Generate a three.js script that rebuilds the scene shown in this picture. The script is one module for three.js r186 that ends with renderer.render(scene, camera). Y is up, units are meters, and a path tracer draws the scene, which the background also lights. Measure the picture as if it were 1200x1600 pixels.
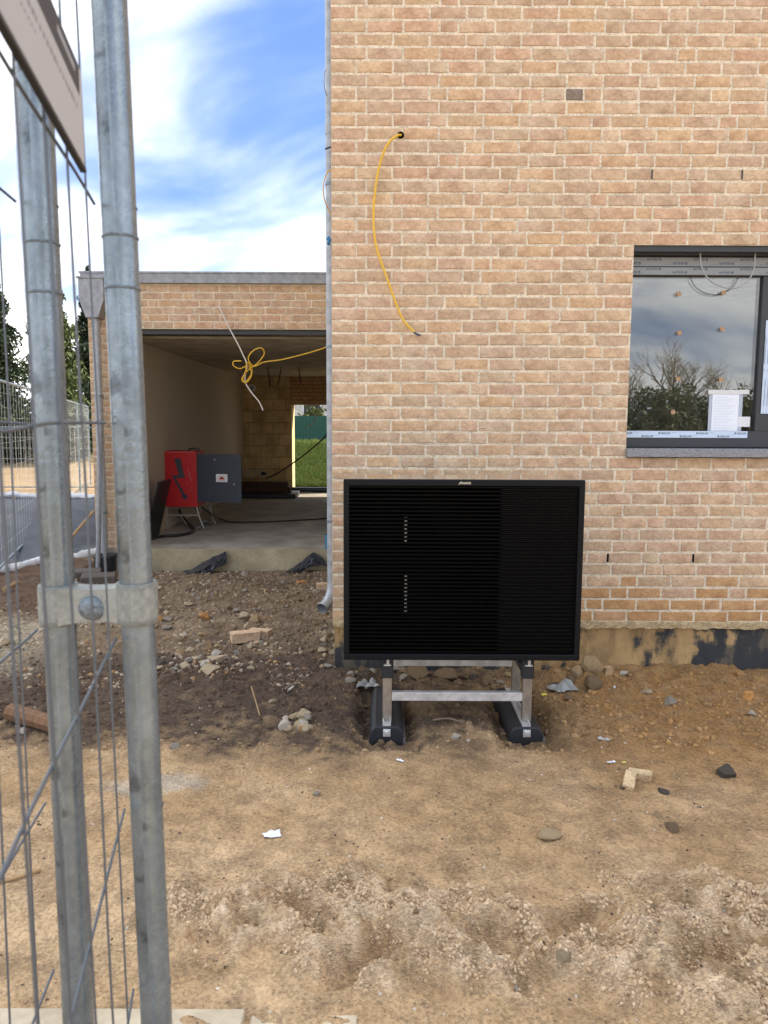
import * as THREE from 'three';
import { mergeGeometries, mergeVertices, toCreasedNormals } from 'three/addons/utils/BufferGeometryUtils.js';
import { RoundedBoxGeometry } from 'three/addons/geometries/RoundedBoxGeometry.js';
import { TextGeometry } from 'three/addons/geometries/TextGeometry.js';
import { FontLoader } from 'three/addons/loaders/FontLoader.js';
import { createNoise2D, createNoise3D } from 'simplex-noise';

// ------------------------------------------------------------------ camera, sky, sun, exposure
const scene = new THREE.Scene();
const FPX = 1202;                                     // focal length in photograph pixels (1200 x 1600)
const camera = new THREE.PerspectiveCamera(2 * Math.atan(800 / FPX) * 180 / Math.PI, 0.75, 0.05, 600);
camera.position.set(0, 1.62, 0);
camera.rotation.set(-6.5 * Math.PI / 180, 0, 0.25 * Math.PI / 180, 'YXZ');
camera.focus = 4.4; camera.userData.fStop = 9;
camera.updateMatrixWorld(true);

const renderer = new THREE.WebGLRenderer({ antialias: true });
renderer.toneMapping = THREE.LinearToneMapping;
renderer.toneMappingExposure = 2.52;
renderer.shadowMap.enabled = true;

function prng(a) { return () => { a = (a + 0x6d2b79f5) | 0; let t = Math.imul(a ^ (a >>> 15), 1 | a); t = (t + Math.imul(t ^ (t >>> 7), 61 | t)) ^ t; return ((t ^ (t >>> 14)) >>> 0) / 4294967296; }; }
const rnd = prng(20240117);
const n2 = createNoise2D(prng(11)), n3 = createNoise3D(prng(12));
const clamp = (v, a = 0, b = 1) => Math.min(b, Math.max(a, v));
const sstep = (a, b, v) => { const t = clamp((v - a) / (b - a)); return t * t * (3 - 2 * t); };
const mix = (a, b, t) => a + (b - a) * t;
const fbm2 = (x, y, o = 4, g = 0.5) => { let s = 0, a = 1, n = 0; for (let i = 0; i < o; i++) { s += a * n2(x, y); n += a; a *= g; x = x * 2.03 + 17.3; y = y * 2.03 - 9.1; } return s / n; };
const fbm3 = (x, y, z, o = 4, g = 0.5) => { let s = 0, a = 1, n = 0; for (let i = 0; i < o; i++) { s += a * n3(x, y, z); n += a; a *= g; x = x * 2.03 + 7.3; y = y * 2.03 - 9.1; z = z * 2.03 + 3.7; } return s / n; };

const SUN_EL = 27 * Math.PI / 180, SUN_AZ = 22.5 * Math.PI / 180;   // the sun stands to the right, behind the plane of the brick facade
const sunDir = new THREE.Vector3(Math.cos(SUN_AZ) * Math.cos(SUN_EL), Math.sin(SUN_EL), -Math.sin(SUN_AZ) * Math.cos(SUN_EL));
const sun = new THREE.DirectionalLight(new THREE.Color(1, 0.9, 0.74), 4.6);
sun.target.position.set(0, 0, -8); sun.position.copy(sunDir).multiplyScalar(60).add(sun.target.position);
sun.castShadow = true; sun.shadow.mapSize.set(4096, 4096);
Object.assign(sun.shadow.camera, { left: -40, right: 40, top: 40, bottom: -40, near: 1, far: 140 });
scene.add(sun, sun.target);

const CLOUD = [16.3, 1.0];
const cloudAt = (dx, dy, dz, ox, oz) => { // thin, wind-drawn cloud on a high layer
  const up = Math.max(dy, 0), k = 1 / (up + 0.16), px = dx * k + ox, pz = dz * k + oz;
  const wx = n2(px * 0.9 + 3.1, pz * 0.9 - 7.7) * 0.14, wz = n2(px * 0.9 - 5.3, pz * 0.9 + 2.2) * 0.14;
  const a = (px + wx) * 0.82 + (pz + wz) * 0.57, c = -(px + wx) * 0.57 + (pz + wz) * 0.82;
  const wisp = fbm2(a * 1.3 + 4, c * 3.4 - 2, 6, 0.6), v = fbm2(a * 0.36 + 9.4, c * 0.5 + 1.7, 5, 0.45) * 1.5 + 0.34 * wisp + 0.24 + 0.45 * Math.pow(1 - up, 5);
  return [0.04 + 0.96 * sstep(-0.6, 1.0, v), wisp];
};
{ // the sky: blue air with thin, wind-drawn cloud, thicker and paler towards the horizon
  const W = 2048, Hh = 1024, data = new Float32Array(W * Hh * 4), CX = CLOUD[0], CZ = CLOUD[1];
  for (let j = 0; j < Hh; j++) for (let i = 0; i < W; i++) {
    const az = ((i + 0.5) / W - 0.5) * 2 * Math.PI, el = ((j + 0.5) / Hh - 0.5) * Math.PI;
    const dx = Math.cos(el) * Math.cos(az), dz = Math.cos(el) * Math.sin(az), dy = Math.sin(el);
    const up = Math.max(dy, 0), t = Math.pow(1 - up, 3.2);
    let r = mix(0.045, 0.17, t), g = mix(0.125, 0.30, t), b = mix(0.36, 0.52, t);
    const [den, wisp] = cloudAt(dx, dy, dz, CX, CZ), cl = 0.98 + 0.06 * wisp;
    r = mix(r, cl, den); g = mix(g, cl, den); b = mix(b, cl, den);
    if (el < 0) { const f = sstep(0, -0.12, el); r = mix(r, 0.16, f); g = mix(g, 0.13, f); b = mix(b, 0.1, f); }
    const o = (j * W + i) * 4; data[o] = r; data[o + 1] = g; data[o + 2] = b; data[o + 3] = 1;
  }
  const sky = new THREE.DataTexture(data, W, Hh, THREE.RGBAFormat, THREE.FloatType);
  sky.mapping = THREE.EquirectangularReflectionMapping; sky.magFilter = sky.minFilter = THREE.LinearFilter; sky.needsUpdate = true;
  scene.background = sky; scene.environment = sky;
}

// ------------------------------------------------------------------ helpers
const used = new Map();
function numbered(n) { const k = used.get(n) || 0; used.set(n, k + 1); return k ? n + '_' + String(k).padStart(3, '0') : n; }
function mesh(name, geo, mat, parent) { const m = new THREE.Mesh(geo, mat); m.name = parent ? name : numbered(name); m.castShadow = m.receiveShadow = true; (parent || scene).add(m); return m; }
function tag(o, label, category, group, kind) { if (label) o.userData.label = label; if (category) o.userData.category = category; if (group) o.userData.group = group; if (kind || category) o.userData.kind = kind || 'thing'; return o; }
function thing(name, label, category, pos = [0, 0, 0], turn = 0, group) { const g = new THREE.Group(); g.name = numbered(name); g.position.set(...pos); g.rotation.y = turn; scene.add(g); return tag(g, label, category, group); }
function part(name, parent) { const g = new THREE.Group(); g.name = name; parent.add(g); return g; }
const ray = (px, py) => new THREE.Vector3((px - 600) / FPX, (800 - py) / FPX, -1).applyQuaternion(camera.quaternion);
const P = (px, py, d) => { const r = ray(px, py), t = -d / r.z; return new THREE.Vector3(r.x * t, 1.62 + r.y * t, r.z * t); };
function G(px, py) { const r = ray(px, py); let h = 0, p; for (let i = 0; i < 12; i++) { const t = (h - 1.62) / r.y; p = new THREE.Vector3(r.x * t, h, r.z * t); h = mix(h, H(p.x, p.z), 0.7); } p.y = H(p.x, p.z); return p; }
const toPx = (x, y, z) => { const v = new THREE.Vector3(x, y, z).sub(camera.position).applyQuaternion(camera.quaternion.clone().invert()); return [600 + FPX * v.x / -v.z, 800 - FPX * v.y / -v.z, -v.z]; };
const box = (x0, x1, y0, y1, z0, z1) => { const g = new THREE.BoxGeometry(x1 - x0, y1 - y0, z1 - z0); g.translate((x0 + x1) / 2, (y0 + y1) / 2, (z0 + z1) / 2); return uvBox(g); };
const rbox = (x0, x1, y0, y1, z0, z1, r = 0.003, s = 2) => { const g = new RoundedBoxGeometry(x1 - x0, y1 - y0, z1 - z0, s, r); g.translate((x0 + x1) / 2, (y0 + y1) / 2, (z0 + z1) / 2); return uvBox(g); };
function uvBox(g) { // texture coordinates in metres, by the main axis of each normal
  const p = g.attributes.position, n = g.attributes.normal, uv = new Float32Array(p.count * 2);
  for (let i = 0; i < p.count; i++) {
    const ax = Math.abs(n.getX(i)), ay = Math.abs(n.getY(i)), az = Math.abs(n.getZ(i));
    if (az >= ax && az >= ay) { uv[2 * i] = p.getX(i); uv[2 * i + 1] = p.getY(i); } else if (ax >= ay) { uv[2 * i] = p.getZ(i); uv[2 * i + 1] = p.getY(i); } else { uv[2 * i] = p.getX(i); uv[2 * i + 1] = p.getZ(i); }
  }
  g.setAttribute('uv', new THREE.BufferAttribute(uv, 2)); return g;
}
const V = (...a) => new THREE.Vector3(...a);
function tube(pts, r, seg = 8, per = 6, closed = false) { const c = new THREE.CatmullRomCurve3(pts.map((p) => (p.isVector3 ? p : V(...p))), closed, 'centripetal'); return new THREE.TubeGeometry(c, Math.max(2, seg), r, per, closed); }
function cyl(a, b, r, per = 12, r2 = r) { const d = b.clone().sub(a), g = new THREE.CylinderGeometry(r2, r, d.length(), per, 1), u = g.attributes.uv; for (let i = 0; i < u.count; i++) u.setXY(i, u.getX(i) * 6.283 * r, u.getY(i) * d.length()); g.translate(0, d.length() / 2, 0); g.applyQuaternion(new THREE.Quaternion().setFromUnitVectors(V(0, 1, 0), d.normalize())); g.translate(a.x, a.y, a.z); return g; }
const merge = (l) => mergeGeometries(l.map((g) => { const c = g.index ? g.toNonIndexed() : g; for (const k of Object.keys(c.attributes)) if (!['position', 'normal', 'uv', 'color'].includes(k)) c.deleteAttribute(k); return c; }));

// ------------------------------------------------------------------ textures (tileable noise)
function tileNoise(size, period, seed) { // periodic value noise lattice
  const r = prng(seed), L = new Float32Array(period * period).map(() => r());
  return (x, y) => { x = x / size * period; y = y / size * period; const xi = Math.floor(x), yi = Math.floor(y); let fx = x - xi, fy = y - yi; fx = fx * fx * (3 - 2 * fx); fy = fy * fy * (3 - 2 * fy); const m = (a) => ((a % period) + period) % period, q = (a, b) => L[m(b) * period + m(a)]; return mix(mix(q(xi, yi), q(xi + 1, yi), fx), mix(q(xi, yi + 1), q(xi + 1, yi + 1), fx), fy); };
}
function tileFbm(size, p0, oct, seed, gain = 0.5) { const l = []; for (let i = 0; i < oct; i++) l.push(tileNoise(size, p0 << i, seed + i * 31)); return (x, y) => { let s = 0, a = 1, n = 0; for (const f of l) { s += a * f(x, y); n += a; a *= gain; } return s / n; }; }
function tex(size, fn, metres, srgb = false, h = size) {
  const d = new Uint8Array(size * h * 4);
  for (let j = 0; j < h; j++) for (let i = 0; i < size; i++) { const v = fn(i, j), o = (j * size + i) * 4; if (Array.isArray(v)) { d[o] = 255 * clamp(v[0]); d[o + 1] = 255 * clamp(v[1]); d[o + 2] = 255 * clamp(v[2]); } else d[o] = d[o + 1] = d[o + 2] = 255 * clamp(v); d[o + 3] = 255; }
  const t = new THREE.DataTexture(d, size, h); t.wrapS = t.wrapT = THREE.RepeatWrapping; t.magFilter = THREE.LinearFilter; t.minFilter = THREE.LinearMipmapLinearFilter; t.generateMipmaps = true;
  if (srgb) t.colorSpace = THREE.SRGBColorSpace; if (metres) t.repeat.set(1 / metres, 1 / metres); t.needsUpdate = true; return t;
}
function canvasTex(w, h, draw) { const c = document.createElement('canvas'); c.width = w; c.height = h; draw(c.getContext('2d'), w, h); const t = new THREE.CanvasTexture(c); t.colorSpace = THREE.SRGBColorSpace; return t; }
const lin = (r, g, b) => new THREE.Color().setRGB(r, g, b);

const S = 1024;
const bA = tileFbm(S, 6, 6, 101, 0.55), bB = tileFbm(S, 10, 4, 151), bC = tileFbm(S, 48, 3, 171), bD = tileFbm(S, 5, 3, 191);
// hand-moulded brick: folds drawn along the length, plus sand grain
const brickBump = tex(S, (i, j) => { const w = bB(i, j) * 260, ridge = 1 - Math.abs(2 * bA(i * 1, (j * 3 + w) % S) - 1); const m = sstep(0.42, 0.62, bD(i, j)); return 0.35 + 0.55 * (Math.pow(ridge, 3) - 0.5) * (0.25 + 0.75 * m) + 0.22 * (bC(i, j) - 0.5) + 0.25 * (bB(j, i) - 0.5); }, 0.62);
const brickMap = tex(S, (i, j) => { const a = bB(i, j) - 0.5, c = bC(i, j) - 0.5, w = bB(i, j) * 260, f = Math.pow(1 - Math.abs(2 * bA(i, (j * 3 + w) % S) - 1), 4); const v = 0.95 + 0.2 * a + 0.14 * c - 0.07 * f; return [v + 0.02, v - 0.01 + 0.06 * a, v - 0.03 + 0.1 * a]; }, 0.62, true);
const gA = tileFbm(S, 64, 3, 301), gB = tileFbm(S, 8, 6, 331), gC = tileFbm(S, 160, 2, 361);
const grainBump = tex(S, (i, j) => 0.6 * gA(i, j) + 0.4 * gC(i, j), 0.5);
const grainMap = tex(S, (i, j) => { const v = 0.93 + 0.36 * (gA(i, j) - 0.5) + 0.2 * (gB(i, j) - 0.5); return [v, v, v]; }, 0.5, true);
const soilBump = tex(S, (i, j) => 0.45 * gA(i, j) + 0.35 * gC(i, j) + 0.3 * gB(i, j), 0.55);
const soilMap = tex(S, (i, j) => { const s = gC(i, j), q = gA(i, j); let v = 0.92 + 0.4 * (q - 0.5) + 0.26 * (gB(i, j) - 0.5); if (s > 0.76) v += 0.1; if (s < 0.22) v -= 0.2; return [v, v * 0.995, v * 0.985]; }, 0.55, true);
const conMap = tex(512, (i, j) => { const a = gB(i * 2, j * 2) - 0.5, b = gA(i * 2, j * 2) - 0.5; const v = 0.91 + 0.3 * a + 0.12 * b; return [v, v * (0.985 + 0.03 * a), v * (0.95 + 0.06 * a)]; }, 1.7, true);
const zincMap = tex(512, (i, j) => { const a = gB(i * 2, (j * 2) & 1023) - 0.5, b = gA(i * 2, j * 2) - 0.5; const v = 0.9 + 0.26 * a + 0.12 * b; return [v, v, v]; }, 0.35, true);
const zincRough = tex(512, (i, j) => { const a = gB(j * 2, i * 2) - 0.5; return [1, 0.5 + 0.5 * a + 0.2 * (gA(i * 2, j * 2) - 0.5), 1]; }, 0.3);
const poleMap = tex(512, (i, j) => { const a = gB(i * 2, (j * 2) & 1023) - 0.5, b = gA(i * 2, j * 2) - 0.5, c = gB((j * 2 + 300) & 1023, (i * 2 + 90) & 1023); let v = 0.9 + 0.3 * a + 0.14 * b; v -= 0.25 * sstep(0.64, 0.74, c); return [v, v, v]; }, 0.52, true);
const woodTex = tex(512, (i, j) => { const v = 0.8 + 0.35 * (gB((i * 0.25) | 0, (j * 8) & 1023) - 0.5) + 0.1 * (gA(i, j * 2) - 0.5); return [v, v * 0.97, v * 0.92]; }, 0.6, true);

const std = (color, roughness = 0.85, extra = {}) => new THREE.MeshStandardMaterial({ color, roughness, metalness: 0, ...extra });
const M = {};
const brickTones = [[0.624, 0.464, 0.31], [0.658, 0.491, 0.324], [0.615, 0.464, 0.322], [0.673, 0.486, 0.303], [0.597, 0.47, 0.314], [0.647, 0.454, 0.303], [0.669, 0.51, 0.342], [0.582, 0.441, 0.297], [0.678, 0.498, 0.303], [0.624, 0.454, 0.314], [0.642, 0.491, 0.314], [0.609, 0.476, 0.335]];
const ochreTones = [[.55, .35, .165], [.58, .375, .19], [.54, .335, .155], [.60, .40, .225]];
const mkBrick = (c) => std(lin(...c), 0.92, { map: brickMap, bumpMap: brickBump, bumpScale: 0.006 });
M.brick = brickTones.map(mkBrick); M.brickDark = mkBrick([.25, .205, .16]); M.brickOchre = ochreTones.map(mkBrick);
M.brickMany = std(lin(1, 1, 1), 0.92, { map: brickMap, bumpMap: brickBump, bumpScale: 0.006, vertexColors: true });
M.mortar = std(lin(.82, .72, .54), 0.95, { map: grainMap, bumpMap: grainBump, bumpScale: 0.003 });
M.soil = std(lin(1, 1, 1), 0.96, { map: soilMap, bumpMap: soilBump, bumpScale: 0.012, vertexColors: true });
M.concrete = std(lin(.44, .41, .35), 0.9, { map: conMap, bumpMap: grainBump, bumpScale: 0.003 });
M.slabEdge = std(lin(.47, .42, .29), 0.92, { map: conMap, bumpMap: grainBump, bumpScale: 0.004 });
M.plaster = std(lin(.50, .44, .36), 0.95);
M.ceiling = std(lin(.48, .44, .37), 0.95, { map: conMap });
M.zinc = std(lin(.36, .38, .40), 0.5, { metalness: 0.35, map: zincMap });
M.pipe = std(lin(.42, .455, .48), 0.45, { metalness: 0.25, map: zincMap });
M.galv = std(lin(.255, .315, .36), 0.6, { metalness: 0.55, map: poleMap, roughnessMap: zincRough, bumpMap: grainBump, bumpScale: 0.0006 });
M.wire = std(lin(.115, .135, .16), 0.5, { metalness: 0.4 });
M.clamp = std(lin(.40, .425, .40), 0.6, { metalness: 0.5, map: zincMap, bumpMap: grainBump, bumpScale: 0.0012 });
M.black = std(lin(.012, .013, .015), 0.38);
M.blackGloss = new THREE.MeshPhysicalMaterial({ color: lin(.007, .008, .0095), roughness: 0.42, specularIntensity: 0.3 });
M.slat = new THREE.MeshPhysicalMaterial({ color: lin(.003, .0031, .0033), roughness: 0.38, specularIntensity: 0.26 });
M.slatBack = new THREE.MeshPhysicalMaterial({ color: lin(.010, .0105, .011), roughness: 0.5, specularIntensity: 0.3 });
M.cavity = new THREE.MeshPhysicalMaterial({ color: lin(.002, .002, .002), roughness: 0.8, specularIntensity: 0.1 });
M.fan = new THREE.MeshPhysicalMaterial({ color: lin(.003, .003, .003), roughness: 0.5, specularIntensity: 0.15, side: THREE.DoubleSide });
M.alu = std(lin(.80, .80, .79), 0.42, { metalness: 0.5, map: zincMap });
M.aluBrushed = std(lin(.47, .43, .37), 0.42, { metalness: 0.8, map: zincMap });
M.rubber = std(lin(.016, .018, .022), 0.55, { bumpMap: grainBump, bumpScale: 0.002 });
M.rubberWorn = std(lin(.17, .165, .16), 0.8, { map: grainMap });
M.cableYellow = std(lin(.72, .44, .03), 0.5);
M.cableWhite = std(lin(.62, .58, .52), 0.5);
M.cableGrey = std(lin(.34, .34, .33), 0.5);
M.cableBlack = std(lin(.014, .014, .015), 0.5);
M.blue = std(lin(.03, .2, .42), 0.5);
M.tipDark = std(lin(.05, .08, .1), 0.6);
M.frame = std(lin(.035, .04, .047), 0.45);
M.whitePaper = std(lin(.8, .82, .85), 0.8);
M.block = [[.70, .52, .28], [.65, .48, .26], [.74, .55, .30], [.60, .44, .235]].map((c) => std(lin(...c), 0.95, { map: conMap, bumpMap: grainBump, bumpScale: 0.003 }));
M.blockMortar = std(lin(.22, .155, .085), 0.95, { map: grainMap });
M.wood = std(lin(.50, .34, .18), 0.8, { map: woodTex });
M.woodDark = std(lin(.10, .06, .035), 0.8, { map: woodTex });
M.woodGrey = std(lin(.3, .25, .2), 0.9, { map: woodTex });
M.foilBlack = std(lin(.03, .034, .042), 0.3, { bumpMap: grainBump, bumpScale: 0.002, side: THREE.DoubleSide });
M.foilWhite = std(lin(.62, .64, .66), 0.45, { side: THREE.DoubleSide });
M.tarp = std(lin(.032, .042, .065), 0.55, { map: grainMap, side: THREE.DoubleSide });
M.stone = { pale: [.60, .47, .30], cream: [.68, .52, .30], white: [.70, .62, .50], grey: [.40, .35, .28], dark: [.12, .10, .08], brown: [.27, .18, .10], orange: [.62, .31, .10], tan: [.52, .36, .19], brickp: [.66, .46, .29] };
for (const k in M.stone) M.stone[k] = std(lin(...M.stone[k]), 0.92, { map: grainMap, bumpMap: grainBump, bumpScale: 0.006 });

// ------------------------------------------------------------------ ground
const WALL = -4.97, GAR = -8.6;                        // planes of the house facade and of the garage front
// [x, z, half length, half width, turn, depth] of the pressed prints in the churned sand
const prints = [[470, 1428, .17, .075, .5, .045], [578, 1500, .19, .085, -.6, .055], [915, 1440, .2, .08, -.45, .05], [788, 1478, .15, .08, .3, .04], [700, 1365, .2, .09, .15, .03], [360, 1365, .2, .07, .2, .03], [1120, 1500, .16, .075, -.3, .045], [1050, 1390, .17, .07, .2, .04], [330, 1480, .15, .07, 1, .03], [880, 1540, .2, .09, .2, .03]].map(([px, py, a, b, t, d]) => { const r = ray(px, py), k = -1.62 / r.y; return [r.x * k, r.z * k, a, b, t, d]; });
const churnBlobs = [[395, 1430, .34, .20], [600, 1465, .42, .22], [760, 1440, .26, .2], [1120, 1440, .42, .26], [1010, 1520, .3, .16], [300, 1420, .2, .16], [540, 1400, .3, .14], [1160, 1560, .3, .12], [800, 1500, .2, .14]].map(([px, py, a, b]) => { const r = ray(px, py), k = -1.62 / r.y; return [r.x * k, r.z * k, a, b]; });
function churn(x, z) { let m = 0; const w = 0.12 * n2(x * 3.1, z * 3.1), w2 = 0.1 * n2(x * 3.1 + 40, z * 3.1); for (const [cx, cz, a, b] of churnBlobs) { const q = Math.hypot((x - cx + w) / a, (z - cz + w2) / b); m = Math.max(m, 1 - sstep(0.55, 1.15, q)); } return m; }
function printAt(x, z) { let dep = 0, flat = 0; for (const [cx, cz, a, b, t, d] of prints) { const dx = x - cx, dz = z - cz, u = (dx * Math.cos(t) + dz * Math.sin(t)) / a, v = (-dx * Math.sin(t) + dz * Math.cos(t)) / b; const q = Math.hypot(u, v * (1 + 0.2 * u)) + 0.1 * n2(x * 14, z * 14); if (q < 1.6) { const f = 1 - sstep(0.5, 1.05, q); flat = Math.max(flat, f); dep += 1.2 * (-d * f + 0.35 * d * Math.exp(-((q - 1.22) ** 2) / 0.03)); } } return [dep, flat]; }
const rough = (x, z) => clamp(0.5 + 0.9 * fbm2(x * 0.9 + 3, z * 0.9 - 5, 3));
const heaps = [[470, 1130, .26, .05], [700, 1090, .30, .07], [890, 1062, .26, .10], [550, 1062, .25, .06], [330, 1060, .6, .07], [640, 1062, .3, .05], [1060, 1052, .8, .05]].map(([px, py, a, h]) => { const r = ray(px, py), k = -1.62 / r.y; return [r.x * k, r.z * k, a, h]; });
function H(x, z) {
  const d = -z;
  let h = 0.022 * fbm2(x * 0.55 + 1, z * 0.55, 3) - 0.012;
  h += 0.9 * sstep(19.5, 34, d);                               // the bank rising behind the site
  if (d > 19) return h + 0.1 * fbm2(x * 0.12, z * 0.12, 2) * sstep(30, 80, d) + 0.05 * fbm2(x * 0.7, z * 0.7, 3) * sstep(18, 24, d);
  // earth bank under the dark sheet, left of the garage
  if (x < -3.2 && d > 6 && d < 15) h += 0.45 * sstep(-3.35, -5.0, x - (d - 8.5) * 0.12) * sstep(6.4, 10.3, d) * (1 - sstep(10.6, 13, d));
  if (d > 5 && x < 0) h += 0.03 * fbm2(x * 1.7, z * 1.7, 3) * sstep(5, 5.6, d) * (1 - sstep(8.2, 8.5, d));
  for (const [cx, cz, a, hh] of heaps) { const q = Math.hypot(x - cx, (z - cz) * 1.6) / a; if (q < 1.5) h += hh * (1 - sstep(0.1, 1.3, q)) * (0.7 + 0.5 * n2(x * 6, z * 6)); }
  const near = 1 - sstep(9, 14, d);
  if (near > 0) {
    const c = churn(x, z), [pd, pf] = printAt(x, z), soft = 1 - pf, r = rough(x, z);
    h += near * (0.012 * fbm2(x * 3, z * 3.6, 3) + 0.007 * fbm2(x * 2.4 + z * 3 + 70, z * 9 - x * 2, 3));
    h += near * 0.0035 * fbm2(x * 16, z * 16, 3) * (0.35 + 1.1 * r) * (0.4 + 0.6 * soft);
    const dark = sstep(3.55, 3.9, d) * (1 - sstep(8.1, 8.6, d));
    if (dark > 0) h += dark * (0.016 * (1 - Math.abs(fbm2(x * 7 + 9, z * 7, 3)) * 2) * r + 0.006 * fbm2(x * 24, z * 24, 2));
    if (c > 0) {
      const bil = Math.abs(fbm2(x * 4.2, z * 4.2 + 7, 3)), l1 = 1 - Math.abs(n2(x * 17 + 3, z * 17)), l2 = 1 - Math.abs(n2(x * 36, z * 36 + 5));
      const l0 = 1 - Math.abs(n2(x * 4.3 + 21, z * 4.3 - 8)); h += c * (0.008 + 0.035 * l0 * l0 * (0.35 + 0.65 * soft) + 0.06 * bil * (0.4 + 0.6 * soft) + soft * (0.015 * l1 * l1 * l1 + 0.006 * l2 * l2 * l2));
    }
    h += pd * (0.35 + 0.65 * Math.max(c, 0.3));
  }
  // hollows scraped round the two feet of the heat pump
  for (const [fx, w] of [[0.02, .17], [0.77, .17]]) { const q = Math.max(Math.abs(x - fx) / w, Math.abs(z + 4.22) / 0.46); if (q < 1.5) h = mix(h, -0.085 + 0.02 * n2(x * 12, z * 12), 1 - sstep(0.62, 1.25, q)); }
  if (x > -3.4 && x < -0.2 && d > 8.4) h = mix(h, -0.06, sstep(8.45, 8.6, d));
  if (d > 4.9 && x > -0.4) h = Math.min(h, 0.06);
  return h;
}
const C = { sand: [.57, .405, .235], sandLight: [.68, .525, .355], earth: [.43, .285, .145], dark: [.085, .055, .034], grey: [.22, .168, .115], ochre: [.40, .22, .07], grass: [.085, .12, .022], field: [.36, .25, .135], pale: [.50, .44, .35] };
const lerp3 = (a, b, t) => [mix(a[0], b[0], t), mix(a[1], b[1], t), mix(a[2], b[2], t)];
function groundColor(x, z) {
  const d = -z, a = fbm2(x * 1.3 + 20, z * 1.3, 4), b = fbm2(x * 6 - 4, z * 6, 3), s = n2(x * 46, z * 46);
  if (d > 19 || (d > 15 && x < -3.2)) {
    const f = x > -5.4 ? sstep(18.6, 20.2, d + a * 1.2) : sstep(24, 34, d + 5 * a);
    let c = lerp3(C.field, C.grass, f * clamp(0.85 + 0.5 * a));
    c = lerp3(c, [.16, .115, .065], sstep(0.1, 0.5, fbm2(x * 0.5, z * 0.5 + 30, 4)) * (x > -5.4 ? 0.75 : 0.5) * sstep(19, 23, d));
    return c.map((v) => v * (1 + 0.25 * b));
  }
  let c = lerp3(C.sand, C.earth, clamp(0.5 + 0.8 * a + sstep(2.6, 3.5, d) * 0.55 - sstep(0.2, -0.6, x) * 0.2));
  const ch = churn(x, z), pf = ch > 0 || d < 3 ? printAt(x, z)[1] : 0; c = lerp3(c, C.sandLight, ch * (1 - 0.8 * pf) * clamp(0.4 + 1.1 * b + 0.4 * a));
  c = lerp3(c, [.27, .175, .09], 0.42 * sstep(0.05, 0.5, fbm2(x * 2.2 + 80, z * 3.4, 4)) * (1 - ch));
  const right = sstep(0.5, 1.4, x);
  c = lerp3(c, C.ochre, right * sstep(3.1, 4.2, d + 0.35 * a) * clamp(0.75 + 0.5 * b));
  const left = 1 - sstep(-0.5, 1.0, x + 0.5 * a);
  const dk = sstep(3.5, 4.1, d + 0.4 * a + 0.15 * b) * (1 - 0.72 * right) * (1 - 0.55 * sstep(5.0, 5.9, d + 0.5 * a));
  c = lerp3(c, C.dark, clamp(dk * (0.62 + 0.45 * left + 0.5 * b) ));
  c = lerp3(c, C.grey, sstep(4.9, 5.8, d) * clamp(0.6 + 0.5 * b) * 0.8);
  if (d > 5 && x < 0) { c = lerp3(c, [.30, .225, .14], sstep(0.05, 0.5, fbm2(x * 0.9 + 60, z * 1.5, 3)) * 0.7 * sstep(5, 5.7, d)); c = lerp3(c, C.dark, 0.45 * sstep(0.0, 0.45, fbm2(x * 2.4 - 33, z * 2.4, 3))); }
  { const q = Math.hypot((x + 1.02) / 0.24, (z + 3.36) / 0.12) + 0.5 * b; c = lerp3(c, C.pale, (1 - sstep(0.5, 1.1, q)) * 0.75); } // spilt pale grit
  const lx = sstep(-2.1, -2.9, x) * sstep(4.6, 5.0, d) * (1 - sstep(6.0, 6.5, d)); c = lerp3(c, [.46, .40, .29], lx * 0.8);
  if (x < -2.6 && d > 6.3 && d < 9) c = lerp3(c, [.13, .07, .04], sstep(6.3, 6.8, d) * sstep(-2.6, -3.1, x) * 0.8);
  const k = 1 + 0.22 * s * 0.6 + 0.2 * b;
  return c.map((v) => clamp(v * k, 0.02, 0.8));
}
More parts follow.
